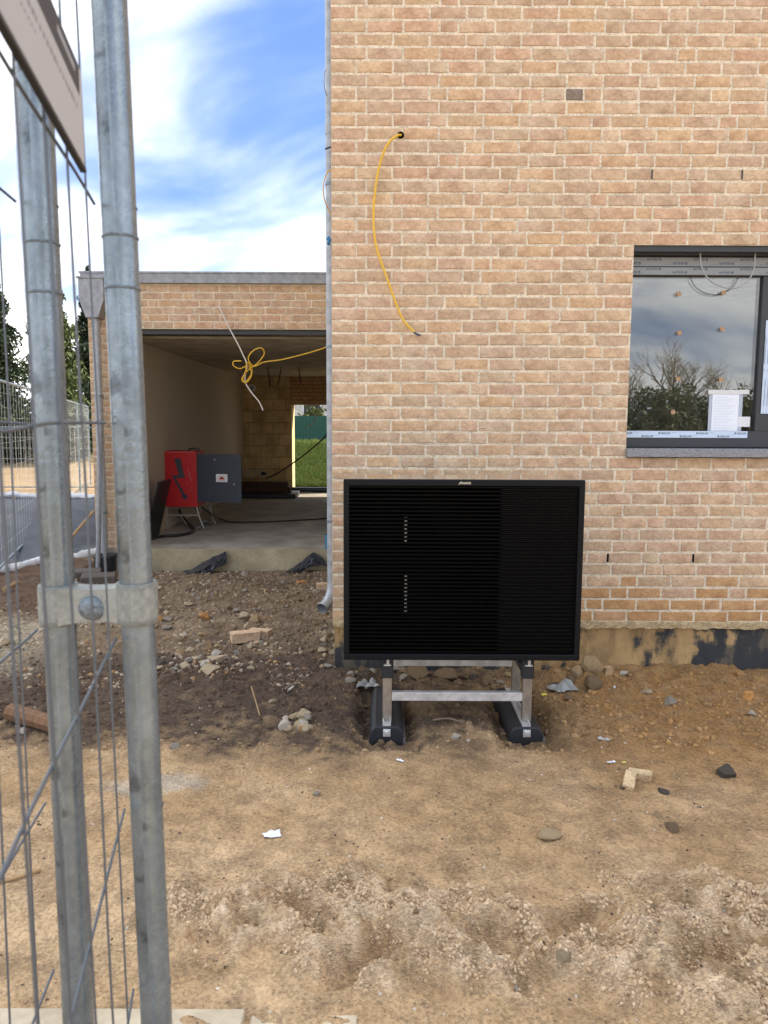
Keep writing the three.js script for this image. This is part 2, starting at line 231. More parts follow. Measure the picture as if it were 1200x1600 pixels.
{
  const axis = (segs) => { const o = [segs[0][0]]; for (const [a, b, s0, s1] of segs) { let t = a; const L = b - a; while (t < b - 1e-6) { const f = (t - a) / L; t = Math.min(b, t + s0 * Math.pow(s1 / s0, f)); if (b - t < s1 * 0.3) t = b; o.push(t); } } return o; };
  const xr = axis([[0, 2.3, .0078, .009], [2.3, 6, .012, .2], [6, 40, .25, 4], [40, 400, 6, 70]]), xl = axis([[0, 2.0, .0078, .009], [2.0, 4.5, .012, .035], [4.5, 9, .05, .3], [9, 40, .35, 4], [40, 400, 6, 70]]);
  const xs = [...xl.slice(1).reverse().map((v) => -v), ...xr];
  const df = axis([[1.5, 3.4, .0074, .0085], [3.4, 5.3, .0095, .014], [5.3, 8.8, .016, .035], [8.8, 20, .06, .25], [20, 60, .35, 4], [60, 400, 6, 60]]);
  const db = axis([[-1.5, 3, .012, .2], [3, 40, .25, 5], [40, 300, 8, 60]]).slice(1).reverse().map((v) => -v);
  const ds = [...db, ...df], nx = xs.length, nz = ds.length;
  const pos = new Float32Array(nx * nz * 3), col = new Float32Array(nx * nz * 3), uv = new Float32Array(nx * nz * 2), idx = new Uint32Array((nx - 1) * (nz - 1) * 6);
  let o = 0;
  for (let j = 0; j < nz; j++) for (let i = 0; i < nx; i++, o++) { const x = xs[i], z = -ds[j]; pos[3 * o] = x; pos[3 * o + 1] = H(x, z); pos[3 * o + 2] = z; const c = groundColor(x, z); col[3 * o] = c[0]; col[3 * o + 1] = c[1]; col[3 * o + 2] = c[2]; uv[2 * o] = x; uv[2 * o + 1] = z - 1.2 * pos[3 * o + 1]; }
  o = 0; for (let j = 0; j < nz - 1; j++) for (let i = 0; i < nx - 1; i++) { const a = j * nx + i, b = a + 1, c = a + nx, e = c + 1; idx[o++] = a; idx[o++] = b; idx[o++] = c; idx[o++] = b; idx[o++] = e; idx[o++] = c; }
  const g = new THREE.BufferGeometry(); g.setAttribute('position', new THREE.BufferAttribute(pos, 3)); g.setAttribute('color', new THREE.BufferAttribute(col, 3)); g.setAttribute('uv', new THREE.BufferAttribute(uv, 2)); g.setIndex(new THREE.BufferAttribute(idx, 1)); g.computeVertexNormals();
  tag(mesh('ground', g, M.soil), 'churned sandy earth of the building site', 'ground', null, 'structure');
  console.log('ground', nx, nz, nx * nz);
}

// ------------------------------------------------------------------ bricks
const FULL = 0.210, HEAD = 0.100, JOINT = 0.0128, BH = 0.0648, PITCH = 0.0777;
function brickGeo(L, seed, h = BH, depth = 0.022) { // one brick: sagging, slightly crooked outline, rounded arris; front at z = 0, lower left corner at 0,0
  const r = prng(seed), nx = L > 0.15 ? 6 : 5, xs = [], ys = [0, 0.004, h - 0.004, h];
  for (let i = 0; i < nx; i++) xs.push(i === 0 ? 0 : i === nx - 1 ? L : mix(0.004, L - 0.004, (i - 1) / (nx - 3)));
  const ph = r() * 20, p = [], uv = [], idx = [], ou = r() * 3, ov = r() * 3, tilt = (r() - 0.5) * 0.003, tw = (r() - 0.5) * 0.004;
  const edge = (x, k) => 0.0021 * n2(x * 30 + ph, k * 7.7 + ph) + 0.0011 * n2(x * 75 + ph, k * 3.3);
  for (let j = 0; j < 4; j++) for (let i = 0; i < nx; i++) { const e = (i === 0 || i === nx - 1 || j === 0 || j === 3); const x = xs[i] + (i === 0 || i === nx - 1 ? edge(ys[j], 9 + i) : 0), y = ys[j] + edge(xs[i], j < 2 ? 1 : 2) * (j === 0 || j === 3 ? 1.2 : 0.8); const z = (e ? -0.0045 : 0) + 0.0018 * n2(xs[i] * 14 + ph, ys[j] * 25) + tilt * (j / 3 - 0.5) * 2 + tw * (i / nx - 0.5); p.push(x, y, z); uv.push(x + ou, y + ov); }
  for (let j = 0; j < 3; j++) for (let i = 0; i < nx - 1; i++) { const a = j * nx + i; idx.push(a, a + 1, a + nx, a + 1, a + nx + 1, a + nx); }
  const ring = []; for (let i = 0; i < nx; i++) ring.push(i); for (let j = 1; j < 4; j++) ring.push(j * nx + nx - 1); for (let i = nx - 2; i >= 0; i--) ring.push(3 * nx + i); for (let j = 2; j > 0; j--) ring.push(j * nx);
  const base = p.length / 3; for (const k of ring) { p.push(p[3 * k], p[3 * k + 1], -depth); uv.push(uv[2 * k], uv[2 * k + 1] - depth); }
  for (let k = 0; k < ring.length; k++) { const q = (k + 1) % ring.length; idx.push(ring[k], base + k, ring[q], ring[q], base + k, base + q); }
  const g = new THREE.BufferGeometry(); g.setAttribute('position', new THREE.Float32BufferAttribute(p, 3)); g.setAttribute('uv', new THREE.Float32BufferAttribute(uv, 2)); g.setIndex(idx); g.computeVertexNormals(); return g;
}
const VAR = { full: [], head: [], cut: [] };
for (let i = 0; i < 14; i++) VAR.full.push(brickGeo(FULL, 500 + i)); for (let i = 0; i < 8; i++) VAR.head.push(brickGeo(HEAD, 600 + i)); for (let i = 0; i < 8; i++) VAR.cut.push(brickGeo(0.154, 700 + i));
const flatBrick = (() => { const g = new THREE.BoxGeometry(1, 1, 0.02); g.translate(0.5, 0.5, -0.0105); return g; })();
function layRow(x0, x1, first, r, anchor) { // one course, left to right: [x, width]
  const out = []; let x = x0, run = 0, lim = 3 + Math.floor(r() * 3), started = false;
  const fill = (to) => { while (x < to - 0.02) { let w = !started ? first : run >= lim ? HEAD : FULL; started = true; if (w === HEAD) { run = 0; lim = 3 + Math.floor(r() * 3); } else run++; if (x + w > to - 0.06) w = to - x; if (w > 0.26) { out.push([x, w / 2 - JOINT / 2]); x += w / 2 + JOINT / 2; w = to - x; } out.push([x, w]); x += w + JOINT; } };
  if (anchor) { fill(anchor[0] - JOINT); x = anchor[0]; for (const w of anchor[1]) { out.push([x, w]); x += w + JOINT; } }
  fill(x1); return out;
}
function place(w) { const k = Math.abs(w - FULL) < 0.045 ? 'full' : w < 0.125 ? 'head' : w < 0.19 ? 'cut' : 'full'; const L = VAR[k]; return [L[Math.floor(rnd() * L.length)], w / (k === 'full' ? FULL : k === 'head' ? HEAD : 0.154)]; }

// ------------------------------------------------------------------ the house
const house = thing('brick_house', 'two storey house faced in pale peach brick with one large window', 'house', [0, 0, WALL]);
const HX0 = -0.335, HX1 = 13, HTOP = 8.6, HBACK = -8;       // in house space z runs back from the facade
const Y0 = 2.745 - 31 * PITCH, WIN = { x0: 1.558, x1: 2.98, y0: Y0 + 14 * PITCH - JOINT, y1: 2.745 };
const facade = part('wall', house);
{
  const zf = -0.0036, zb = -0.3, g = [];
  g.push(box(HX0, WIN.x0, 0.305, HTOP, zb, zf), box(WIN.x1, HX1, 0.305, HTOP, zb, zf), box(WIN.x0, WIN.x1, 0.305, WIN.y0 + 0.002, zb, zf), box(WIN.x0, WIN.x1, WIN.y1 - 0.002, HTOP, zb, zf));
  mesh('mortar', merge(g), M.mortar, facade);
}
{
  const r = prng(77), bricks = [], slotTop = P(1019, 267, -WALL), slotLow = P(950, 868, -WALL), grey = P(898, 141, -WALL);
  const rowOf = (y) => Math.floor((y - Y0) / PITCH), rT = rowOf(slotTop.y), rL = rowOf(slotLow.y), rG = rowOf(grey.y);
  const nRows = Math.floor((HTOP - Y0) / PITCH);
  for (let k = 0; k < nRows; k++) {
    const first = k % 2 ? FULL : 0.148, y = Y0 + k * PITCH;
    const an = k === rT ? [slotTop.x + 0.006, [FULL, HEAD, FULL]] : k === rL ? [slotLow.x + 0.006, [FULL, HEAD, FULL]] : k === rG ? [grey.x - 0.05, [HEAD]] : null;
    for (const [x, w] of layRow(HX0, HX1, first, r, an)) {
      const cuts = []; if (y + BH > WIN.y0 + 0.012 && y < WIN.y1 - 0.002) { if (x + w <= WIN.x0 || x >= WIN.x1) cuts.push([x, w]); else { if (WIN.x0 - x > 0.03) cuts.push([x, WIN.x0 - x]); if (x + w - WIN.x1 > 0.03) cuts.push([WIN.x1, x + w - WIN.x1]); } } else cuts.push([x, w]);
      for (const [cx, cw] of cuts) bricks.push({ x: cx, y, w: cw, k, grey: k === rG && an && Math.abs(cx - an[0]) < 1e-6 });
    }
  }
  for (const b of bricks) {
    const [ax, ay] = toPx(b.x, b.y + BH, WALL), [cx, cy] = toPx(b.x + b.w, b.y, WALL), mx = (ax + cx) / 2, my = (ay + cy) / 2;
    const inside = ax > 505 && cx < 1200 && ay > 0 && cy < 1600, hid = mx > 525 && mx < 930 && my > 735;
    b.area = inside && !hid ? (cx - ax) * (cy - ay) : 0; b.seen = cx > 300 && ax < 1500 && cy > -250;
    const st = b.k < 4 && b.x > 0.9 ? [0.9, 0.75, 0.55, 0.3][b.k] : b.k < 2 ? 0.2 : 0;
    b.ochre = r() < st; b.tone = Math.floor(r() * (b.ochre ? 4 : 12)); b.dz = (r() - 0.5) * 0.0022; b.dy = (r() - 0.5) * 0.0022;
  }
  const ranked = bricks.filter((b) => b.area > 0).sort((a, b) => b.area - a.area).slice(0, 300); ranked.forEach((b) => { b.own = true; }); const gb = bricks.find((b) => b.grey); if (gb) { ranked[299].own = false; gb.own = true; }
  const rest = []; const paint = (g, c) => { const n = g.attributes.position.count, a = new Float32Array(n * 3); for (let i = 0; i < n; i++) a.set(c, 3 * i); g.setAttribute('color', new THREE.BufferAttribute(a, 3)); return g; };
  for (const b of bricks) {
    const tone = b.ochre ? ochreTones[b.tone] : brickTones[b.tone];
    if (b.own) { const [g, s] = place(b.w); const m = mesh('brick', g, b.grey ? M.brickDark : b.ochre ? M.brickOchre[b.tone] : M.brick[b.tone], facade); m.position.set(b.x, b.y + b.dy, b.dz); m.scale.x = s; } else if (b.seen) { const [g, s] = place(b.w); const c = g.clone(); c.scale(s, 1, 1); c.translate(b.x, b.y + b.dy, b.dz); rest.push(paint(c.toNonIndexed(), tone)); } else { const c = flatBrick.clone(); const n = c.attributes.uv; for (let i = 0; i < n.count; i++) n.setXY(i, n.getX(i) * b.w + b.x * 1.37, n.getY(i) * BH + b.y * 1.61); c.scale(b.w, BH, 1); c.translate(b.x, b.y, 0); rest.push(paint(c.toNonIndexed(), tone)); }
  }
  // the return wall round the corner
  const side = []; for (let k = 0; k < nRows; k++) for (const [x, w] of layRow(0.004, 3.62, k % 2 ? 0.148 : FULL, r)) { const [g, s] = place(w), c = g.clone(); c.scale(s, 1, 1); c.translate(x, Y0 + k * PITCH, 0); c.rotateY(-Math.PI / 2); c.translate(HX0 - 0.0001, 0, -x * 0); side.push(paint(c.toNonIndexed(), brickTones[Math.floor(r() * 12)])); }
  // rotateY(-90) turns x into +z, so flip the return to run backwards
  const sg = merge(side); sg.scale(1, 1, -1); { const p = sg.attributes.position.array, nn = sg.attributes.normal.array, u = sg.attributes.uv.array; for (let i = 0; i < p.length; i += 9) for (const [arr, w] of [[p, 3], [nn, 3], [u, 2]]) { const o = i / 3 * w; for (let q = 0; q < w; q++) { const t = arr[o + w + q]; arr[o + w + q] = arr[o + 2 * w + q]; arr[o + 2 * w + q] = t; } } sg.computeVertexNormals(); }
  tag(mesh('bricks', merge([merge(rest), sg]), M.brickMany, facade), 'the other bricks of the facade and its return wall', null, null, 'stuff');
  // open perpend slots in the joints
  for (const [px, py, m, n] of [[1019, 267, 0, 0], [1019, 267, 0, 1], [950, 868, 1, 0], [950, 868, 1, 1]]) {
    const p = P(px, py, -WALL).add(V(n * (2 * FULL + HEAD + 3 * JOINT), 0, 0)), yb = Y0 + rowOf(p.y) * PITCH;
    if (m) mesh('vent_slot', box(p.x - 0.0055, p.x + 0.0055, yb + 0.004, yb + BH - 0.004, -0.02, -0.001), M.cavity, facade);
    else { const s = mesh('vent_slot', box(p.x - 0.006, p.x + 0.006, yb + 0.003, yb + BH - 0.003, -0.02, -0.001), std(lin(.26, .23, .2), 0.6), facade); mesh('vent_gap', box(p.x - 0.0022, p.x + 0.0022, yb + 0.006, yb + BH - 0.006, -0.012, 0.0005), M.cavity, facade); s.userData.label = 'plastic weep vent in a brick joint'; }
  }
}
{ // body of the house behind the facade: it is what shades this side of the site
  mesh('side_wall', merge([box(HX0 + 0.006, HX0 + 0.3, 0.305, HTOP, HBACK, -0.3), box(HX1 - 0.3, HX1, 0.0, HTOP, HBACK, -0.3)]), M.mortar, house);
  mesh('rear_wall', box(HX0 + 0.3, HX1 - 0.3, 0, HTOP, HBACK, HBACK + 0.3), M.mortar, house);
  mesh('roof', box(HX0 - 0.03, HX1 + 0.05, HTOP, HTOP + 0.25, HBACK - 0.05, 0.05), M.zinc, house);
  mesh('floor', box(HX0 + 0.3, HX1 - 0.3, -0.1, 0.3, HBACK + 0.3, -0.3), M.concrete, house);
  mesh('ceiling', box(HX0 + 0.3, HX1 - 0.3, 2.95, 3.2, HBACK + 0.3, -0.3), M.ceiling, house);
  mesh('inner_wall', box(HX0 + 0.3, HX1 - 0.3, 0.3, 2.95, -3.5, -3.35), M.plaster, house);
  // waterproofed foot of the wall, smeared with ochre mud
  const W = 1024, Hh = 256, pn = tileFbm(1024, 6, 6, 911, 0.55), pm = tileFbm(1024, 40, 4, 933, 0.6), pk = tileFbm(1024, 5, 4, 955);
  const pt = tex(W, (i, j) => { const v = j / Hh, n = pn(i, j * 1.5), s = pm(i, j * 0.35), blot = pk(i, j * 2); const mud = sstep(0.42, 0.58, n + 0.16 * (0.5 - v) + 0.5 * (blot - 0.5) + 0.5 * (s - 0.5)); const st = sstep(0.5, 0.6, s) * 0.5; const bl = [0.16 + 0.1 * s, 0.17 + 0.1 * s, 0.18 + 0.1 * s], m = [0.66 + 0.3 * (s - 0.5), 0.54 + 0.28 * (s - 0.5), 0.36 + 0.24 * (s - 0.5)]; return lerp3(bl, m, clamp(mud * 0.92 + st * 0.6)); }, 0, true, Hh);
  pt.repeat.set(1 / 3.2, 1 / 0.62); pt.offset.set(0.1, 0.5);
  mesh('plinth', merge([box(HX0 + 0.012, HX1, -0.6, 0.298, -0.3, -0.022)]), std(lin(1, 1, 1), 0.7, { map: pt, bumpMap: grainBump, bumpScale: 0.006 }), house);
  // rough ledge of mortar squeezed out under the first course
  const lg = new THREE.BoxGeometry(3.3, 0.045, 0.03, 260, 4, 3), lp = lg.attributes.position;
  for (let i = 0; i < lp.count; i++) { const x = lp.getX(i), y = lp.getY(i), z = lp.getZ(i), q = fbm2(x * 9, y * 30 + z * 10, 4); lp.setXYZ(i, x, y + (y < 0 ? 0.012 * q : 0.006 * q), z + (z > 0 ? 0.010 * fbm2(x * 16 + 5, y * 40, 3) : 0)); }
  lg.translate(HX0 + 1.65, 0.309, -0.012); lg.computeVertexNormals();
  mesh('mortar_ledge', uvBox(lg), std(lin(.56, .43, .24), 0.95, { map: grainMap, bumpMap: grainBump, bumpScale: 0.006 }), house);
}
{ // window
  const w = part('window', house), zf = -0.125, D = 5.095;
  const tapeTex = (flip, grey) => canvasTex(1024, 48, (c, W, h) => { c.fillStyle = grey ? '#8f9597' : '#c3d3e6'; c.fillRect(0, 0, W, h); c.save(); if (flip) { c.translate(W, h); c.rotate(Math.PI); } c.fillStyle = grey ? '#3d474f' : '#2c4258'; for (let i = 0; i < 7; i++) { const x = 20 + i * 150 + (i % 2) * 18, y = i % 2 ? 44 : 22; c.font = 'bold 19px sans-serif'; c.beginPath(); c.arc(x + 8, y - 7, 8, 0, 7); c.fill(); c.fillStyle = grey ? '#8f9597' : '#c3d3e6'; c.beginPath(); c.arc(x + 10, y - 9, 3.4, 0, 7); c.fill(); c.fillStyle = grey ? '#3d474f' : '#2c4258'; c.fillText('GEALAN', x + 20, y); c.globalAlpha = 0.55; c.fillRect(x + 104, y - 12, 34, 1.6); c.fillRect(x + 20, y + 3, 50, 1.2); c.globalAlpha = 1; } c.restore(); });
  const strip = (name, x0, x1, y0, y1, z, t) => { const g = new THREE.BoxGeometry(x1 - x0, y1 - y0, 0.002); g.translate((x0 + x1) / 2, (y0 + y1) / 2, z); return mesh(name, g, std(lin(1, 1, 1), 0.45, { map: t }), w); };
  const X0 = WIN.x0 - 0.03, X1 = WIN.x1, glassR = 2.44;
  const fr = mesh('frame', merge([rbox(X0, X1, 1.478, 1.586, zf - 0.07, zf, 0.004), rbox(X0, X1, 2.578, 2.70, zf - 0.07, zf, 0.004), rbox(glassR, glassR + 0.11, 1.586, 2.578, zf - 0.07, zf - 0.002, 0.004), rbox(X0 - 0.03, X0 + 0.025, 1.586, 2.578, zf - 0.07, zf - 0.002, 0.004), rbox(X1 - 0.06, X1, 1.586, 2.578, zf - 0.07, zf - 0.002, 0.004)]), M.frame, w);
  fr.userData.label = 'dark grey window frame';
  mesh('shutter_box', merge([box(X0, X1, 2.70, 2.7425, zf - 0.07, zf + 0.06), box(X0, X1, 2.708, 2.7424, zf + 0.062, -0.02)]), M.frame, w);
  strip('protective_tape', WIN.x0 - 0.02, glassR + 0.12, 2.638, 2.692, zf + 0.003, tapeTex(true, true));
  strip('protective_tape', WIN.x0 - 0.02, glassR + 0.12, 2.584, 2.630, zf + 0.004, tapeTex(true, true));
  strip('protective_tape', WIN.x0 - 0.02, glassR - 0.05, 1.541, 1.585, zf + 0.003, tapeTex(false, false));
  strip('protective_tape', glassR + 0.03, glassR + 0.10, 1.7, 2.3, zf + 0.003, tapeTex(false, false));
  const glass = new THREE.MeshPhysicalMaterial({ color: lin(.93, .96, .95), roughness: 0, transmission: 1, thickness: 0, ior: 1.95, metalness: 0 });
  const pane = (z) => { const g = new THREE.PlaneGeometry(glassR - X0 - 0.02, 0.998); g.translate((glassR + X0) / 2 + 0.005, 2.082, z); return mesh('pane', g, glass, w); };
  pane(zf - 0.028); pane(zf - 0.052);
  { const g = new THREE.PlaneGeometry(X1 - glassR - 0.16, 0.998); g.translate((X1 + glassR + 0.05) / 2, 2.082, zf - 0.03); mesh('pane', g, glass, w); }
  const gz = zf - 0.02, gd = -(WALL + gz), pin = (px, py) => P(px, py, gd);
  for (const [px, py, tn] of [[1061, 459, .1], [1131, 457, .1], [1062, 520, .2], [1129, 514, .15], [1060, 592, .1], [1127, 593, .1], [1052, 644, .4]]) { const p = pin(px, py), g = new THREE.BoxGeometry(0.028, 0.026, 0.006); g.rotateZ(tn); g.translate(p.x, p.y, gz - 0.004); mesh('cork_pad', g, std(lin(.42, .27, .15), 0.9), w); }
  const sheet = (name, ax, ay, bx, by, m, z) => { const a = pin(ax, ay), b = pin(bx, by); return mesh(name, box(Math.min(a.x, b.x), Math.max(a.x, b.x), Math.min(a.y, b.y), Math.max(a.y, b.y), z, z + 0.0012), m, w); };
  sheet('paper_sleeve', 1109, 614, 1158, 680, std(lin(.42, .48, .55), 0.3), gz - 0.006);
  const paperT = canvasTex(128, 200, (c) => { c.fillStyle = '#e6ecf4'; c.fillRect(0, 0, 128, 200); c.fillStyle = '#b9c4d2'; for (let i = 0; i < 22; i++) c.fillRect(10, 16 + i * 8, 60 + ((i * 37) % 48), 1.4); });
  { const a = pin(1114, 616), b = pin(1152, 677), g = new THREE.BoxGeometry(b.x - a.x, a.y - b.y, 0.0012); g.translate((a.x + b.x) / 2, (a.y + b.y) / 2, gz - 0.0035); mesh('paper_sheet', g, std(lin(1, 1, 1), 0.8, { map: paperT }), w); }
  sheet('tape_strip', 1107, 609, 1171, 616, std(lin(.66, .67, .66), 0.4), gz - 0.002);
  sheet('sticker', 1154, 651, 1172, 667, std(lin(.72, .74, .76), 0.6), gz - 0.005);
  const st = tex(256, (i, j) => { const q = gC(i * 4, j * 4), p = gA(i * 4, j * 4); return q > 0.6 ? 0.86 : p < 0.4 ? 0.18 : 0.62; }, 0.16, true);
  const sill = mesh('sill', rbox(WIN.x0 - 0.005, X1, WIN.y0 + 0.008, 1.4725, zf - 0.01, 0.045, 0.003), std(lin(.62, .64, .68), 0.4, { map: st }), w); sill.userData.label = 'speckled grey stone window sill';
  const cb = [P(1094, 395, 5.03), P(1096, 415, 5.02), P(1108, 437, 5.01), P(1128, 448, 5.0), P(1150, 450, 5.0), P(1168, 440, 5.01), P(1178, 420, 5.02), P(1180, 395, 5.03)];
  tag(mesh('cable_loop', tube(cb, 0.0045, 60, 8), M.cableGrey), 'grey cable hanging in a loop from the window head', 'cable');
}

// ------------------------------------------------------------------ garage
const garage = thing('garage', 'flat roofed brick garage with an open front beside the house', 'garage', [0, 0, GAR]);
const GX0 = -3.25, GOX = -2.76, GL = 2.65, GCO = 3.13, FL = 0.22, GBACK = -7.35;
{
  const fw = part('front_wall', garage);
  mesh('mortar', merge([box(GX0, HX0, GL + 0.0, GCO, -0.3, -0.0036), box(GX0, GOX, 0.12, GL, -0.3, -0.0036)]), M.mortar, fw);
  const r = prng(99); let n = 0;
  const row = (y, x0, x1, f, own) => { for (const [x, w] of layRow(x0, x1, f, r)) { const [g, s] = place(w), m = mesh('brick', g, M.brick[Math.floor(r() * 12)], fw); m.position.set(x, y, (r() - 0.5) * 0.002); m.scale.x = s; n++; } };
  for (let k = 0; k < 6; k++) row(GL + 0.008 + k * PITCH, GX0, HX0 - 0.005, k % 2 ? FULL : 0.148);
  for (let k = 1; GL + 0.008 - k * PITCH > 0.15; k++) row(GL + 0.008 - k * PITCH, GX0, GOX, k % 2 ? FULL : 0.148);
  console.log('garage bricks', n);
  mesh('lintel_rail', box(GOX, HX0 - 0.002, GL - 0.05, GL - 0.004, -0.28, -0.06), M.frame, garage);
  mesh('coping', merge([rbox(GX0 - 0.05, HX0 - 0.002, GCO, GCO + 0.115, -0.34, 0.05, 0.004), rbox(GX0 - 0.06, HX0 - 0.002, GCO + 0.1, GCO + 0.122, -0.36, 0.06, 0.004)]), M.zinc, garage);
  mesh('roof', merge([box(GX0, HX0 - 0.002, 2.78, GCO, GBACK - 0.5, -0.36), box(HX0, 3.5, 2.78, GCO, GBACK - 0.5, WALL + HBACK - GAR - 0.002)]), M.concrete, garage);
  mesh('ceiling', merge([box(GX0 + 0.3, HX0 - 0.002, 2.58, 2.775, GBACK - 0.49, -0.302), box(HX0, 3.2, 2.58, 2.775, GBACK - 0.49, WALL + HBACK - GAR - 0.002)]), M.ceiling, garage);
  mesh('side_wall', box(GX0 + 0.008, GX0 + 0.3, 0.0, 2.775, GBACK - 0.5, -0.302), M.mortar, garage);
  mesh('inner_plaster', box(GX0 + 0.302, GX0 + 0.34, FL, 2.578, GBACK + 0.004, -0.304), M.plaster, garage);
  mesh('floor_slab', merge([box(GOX - 0.48, HX0 - 0.002, -0.4, FL, GBACK - 0.5, 0.02), box(HX0 - 0.002, 3.2, -0.4, FL, GBACK - 0.5, WALL + HBACK - GAR - 0.002)]), M.concrete, garage);
  const eg = new THREE.BoxGeometry(2.44, 0.62, 0.05, 60, 14, 1), ep = eg.attributes.position; for (let i = 0; i < ep.count; i++) { const x = ep.getX(i), y = ep.getY(i); if (ep.getZ(i) > 0) ep.setZ(i, ep.getZ(i) + 0.006 * fbm2(x * 3, y * 4, 3)); if (y > 0.3) ep.setY(i, y + 0.004 * n2(x * 9, 3)); } eg.translate((GOX + HX0) / 2 + 0.005, FL - 0.308, 0.047); eg.computeVertexNormals();
  mesh('slab_edge', uvBox(eg), M.slabEdge, garage);
  // back wall of large yellow blocks with a doorway
  const bw = part('rear_wall', garage), zb = GBACK, dx0 = -1.93, dx1 = -0.90, dh = 2.02, TH = 0.5;
  mesh('mortar', merge([box(GX0 + 0.3, dx0, FL, 2.578, zb - TH, zb - 0.006), box(dx1, -0.3, FL, 2.578, zb - TH, zb - 0.006), box(2.9, 3.2, FL, 2.578, zb - TH, zb - 0.006), box(-0.3, 2.9, FL, 0.75, zb - TH, zb - 0.006), box(-0.3, 2.9, 2.4, 2.578, zb - TH, zb - 0.006), box(dx0, dx1, dh, 2.578, zb - TH, zb - 0.006)]), M.blockMortar, bw);
  for (let k = 0; k < 10; k++) { const y0 = FL + 0.004 + k * 0.2385, h = Math.min(0.229, 2.576 - y0); if (h < 0.05) break; const dz = 0.01; for (let x = GX0 + 0.33 - (k % 2 ? 0.13 : 0.02); x < dx0 - 0.03;) { let a = x, b = Math.min(x + 0.247, dx0 - 0.002); x += 0.255; a = Math.max(a, GX0 + 0.342); if (b - a < 0.03) continue; const m = mesh('block', rbox(a, b, y0, y0 + h, zb - 0.03, zb + dz * rnd(), 0.003, 1), M.block[Math.floor(rnd() * 4)], bw); m.castShadow = true; } }
  for (let k = 0; k < 7; k++) for (const [x, w] of layRow(dx0 + 0.01, dx1 + 0.3, k % 2 ? FULL : 0.148, r)) { const [g, s] = place(w), m = mesh('brick', g, M.brickOchre[Math.floor(r() * 4)], bw); m.position.set(x, dh + 0.02 + k * PITCH, zb + 0.006); m.scale.x = s; }
  const jamb = mesh('door_jamb', box(dx0 - 0.004, dx0 + 0.02, FL, dh, zb - TH - 0.002, zb + 0.012), std(lin(.62, .5, .24), 0.9, { map: grainMap }), bw); jamb.userData.label = 'yellowish insulated jamb of the back doorway';
  mesh('right_wall', box(3.2, 3.5, -0.4, 2.775, GBACK - 0.5, WALL + HBACK - GAR - 0.002), M.plaster, garage);
  // hopper head and downpipe at the front left corner
  const hz = 0.1, hp = P(147, 466, -GAR - 0.1);
  const hop = new THREE.Shape(); hop.moveTo(-0.13, 0.22); hop.lineTo(0.13, 0.22); hop.lineTo(0.13, 0.0); hop.lineTo(0.065, -0.19); hop.lineTo(-0.065, -0.19); hop.lineTo(-0.13, 0.0); hop.closePath();
  const hg = new THREE.ExtrudeGeometry(hop, { depth: 0.17, bevelEnabled: true, bevelSize: 0.004, bevelThickness: 0.004, bevelSegments: 1 }); hg.translate(hp.x, hp.y - 0.02, 0.012);
  const hop1 = mesh('hopper_head', uvBox(hg), M.zinc, garage); mesh('rim', rbox(hp.x - 0.15, hp.x + 0.15, hp.y + 0.195, hp.y + 0.215, 0.003, 0.2, 0.003), M.zinc, hop1);
  const dp = mesh('downpipe', cyl(V(hp.x + 0.01, 0.1, hz), V(hp.x + 0.01, hp.y - 0.2, hz), 0.042, 20), M.pipe, garage);
  for (const y of [1.9, 0.62]) mesh('pipe_bracket', merge([cyl(V(hp.x + 0.01, y, hz), V(hp.x + 0.01, y + 0.025, hz), 0.046, 20), box(hp.x, hp.x + 0.02, y, y + 0.02, -0.004, hz - 0.04)]), M.galv, dp);
}
const hopX = P(147, 466, -GAR - 0.1).x;
{ const t = thing('drain_socket', 'black plastic drain socket at the foot of the garage downpipe', 'drain', [hopX + 0.06, -0.02, GAR + 0.22]); mesh('body', new THREE.LatheGeometry([[0.0, -0.08], [.1, -.08], [.115, 0.0], [.115, .16], [.13, .17], [.13, .2], [.1, .2], [.09, .1], [0, .1]].map(([a, b]) => new THREE.Vector2(a, b)), 24), M.rubber, t); }
tag(mesh('loose_pipe', cyl(P(157, 655, 8.25), P(153, 893, 8.25), 0.026, 16), M.zinc), 'thin grey pipe leaning upright beside the garage downpipe', 'pipe');

// ------------------------------------------------------------------ downpipe at the house corner
{
  const t = thing('corner_downpipe', 'tall grey downpipe running up the corner of the brick house', 'downpipe', [HX0 - 0.044, 0, -5.62]);
  mesh('pipe', merge([cyl(V(0, 0.46, 0), V(0, 7.1, 0), 0.04, 24), tube([[0, 0.47, 0], [-0.002, 0.42, 0.004], [-0.012, 0.36, 0.02], [-0.04, 0.31, 0.07], [-0.07, 0.285, 0.12]], 0.0395, 24, 20)]), M.pipe, t);
  mesh('outlet_rim', tube([[-0.062, 0.292, 0.106], [-0.071, 0.284, 0.122]], 0.0425, 3, 20), M.pipe, t);
  for (const y of [3.62, 2.34]) mesh('joint_sleeve', cyl(V(0, y, 0), V(0, y + 0.09, 0), 0.0425, 24), M.pipe, t);
  for (const y of [3.28, 2.16, 0.9]) mesh('bracket', merge([cyl(V(0, y, 0), V(0, y + 0.022, 0), 0.044, 24), box(0.02, 0.046, y, y + 0.02, -0.01, 0.01)]), M.galv, t);
}
tag(mesh('hanging_wire', tube([P(519, 264, 5.5), P(511, 270, 5.45), P(506, 285, 5.42), P(505, 300, 5.42), P(509, 318, 5.45), P(518, 336, 5.5)], 0.004, 30, 6), M.cableYellow), 'thin wire bowing out beside the corner downpipe', 'wire');
tag(mesh('hanging_wire', tube([P(511, 107, 5.5), P(507, 115, 5.45), P(506, 128, 5.44), P(508, 142, 5.47), P(511, 150, 5.5)], 0.003, 24, 6), M.cableGrey), 'small grey wire loop high on the corner downpipe', 'wire');
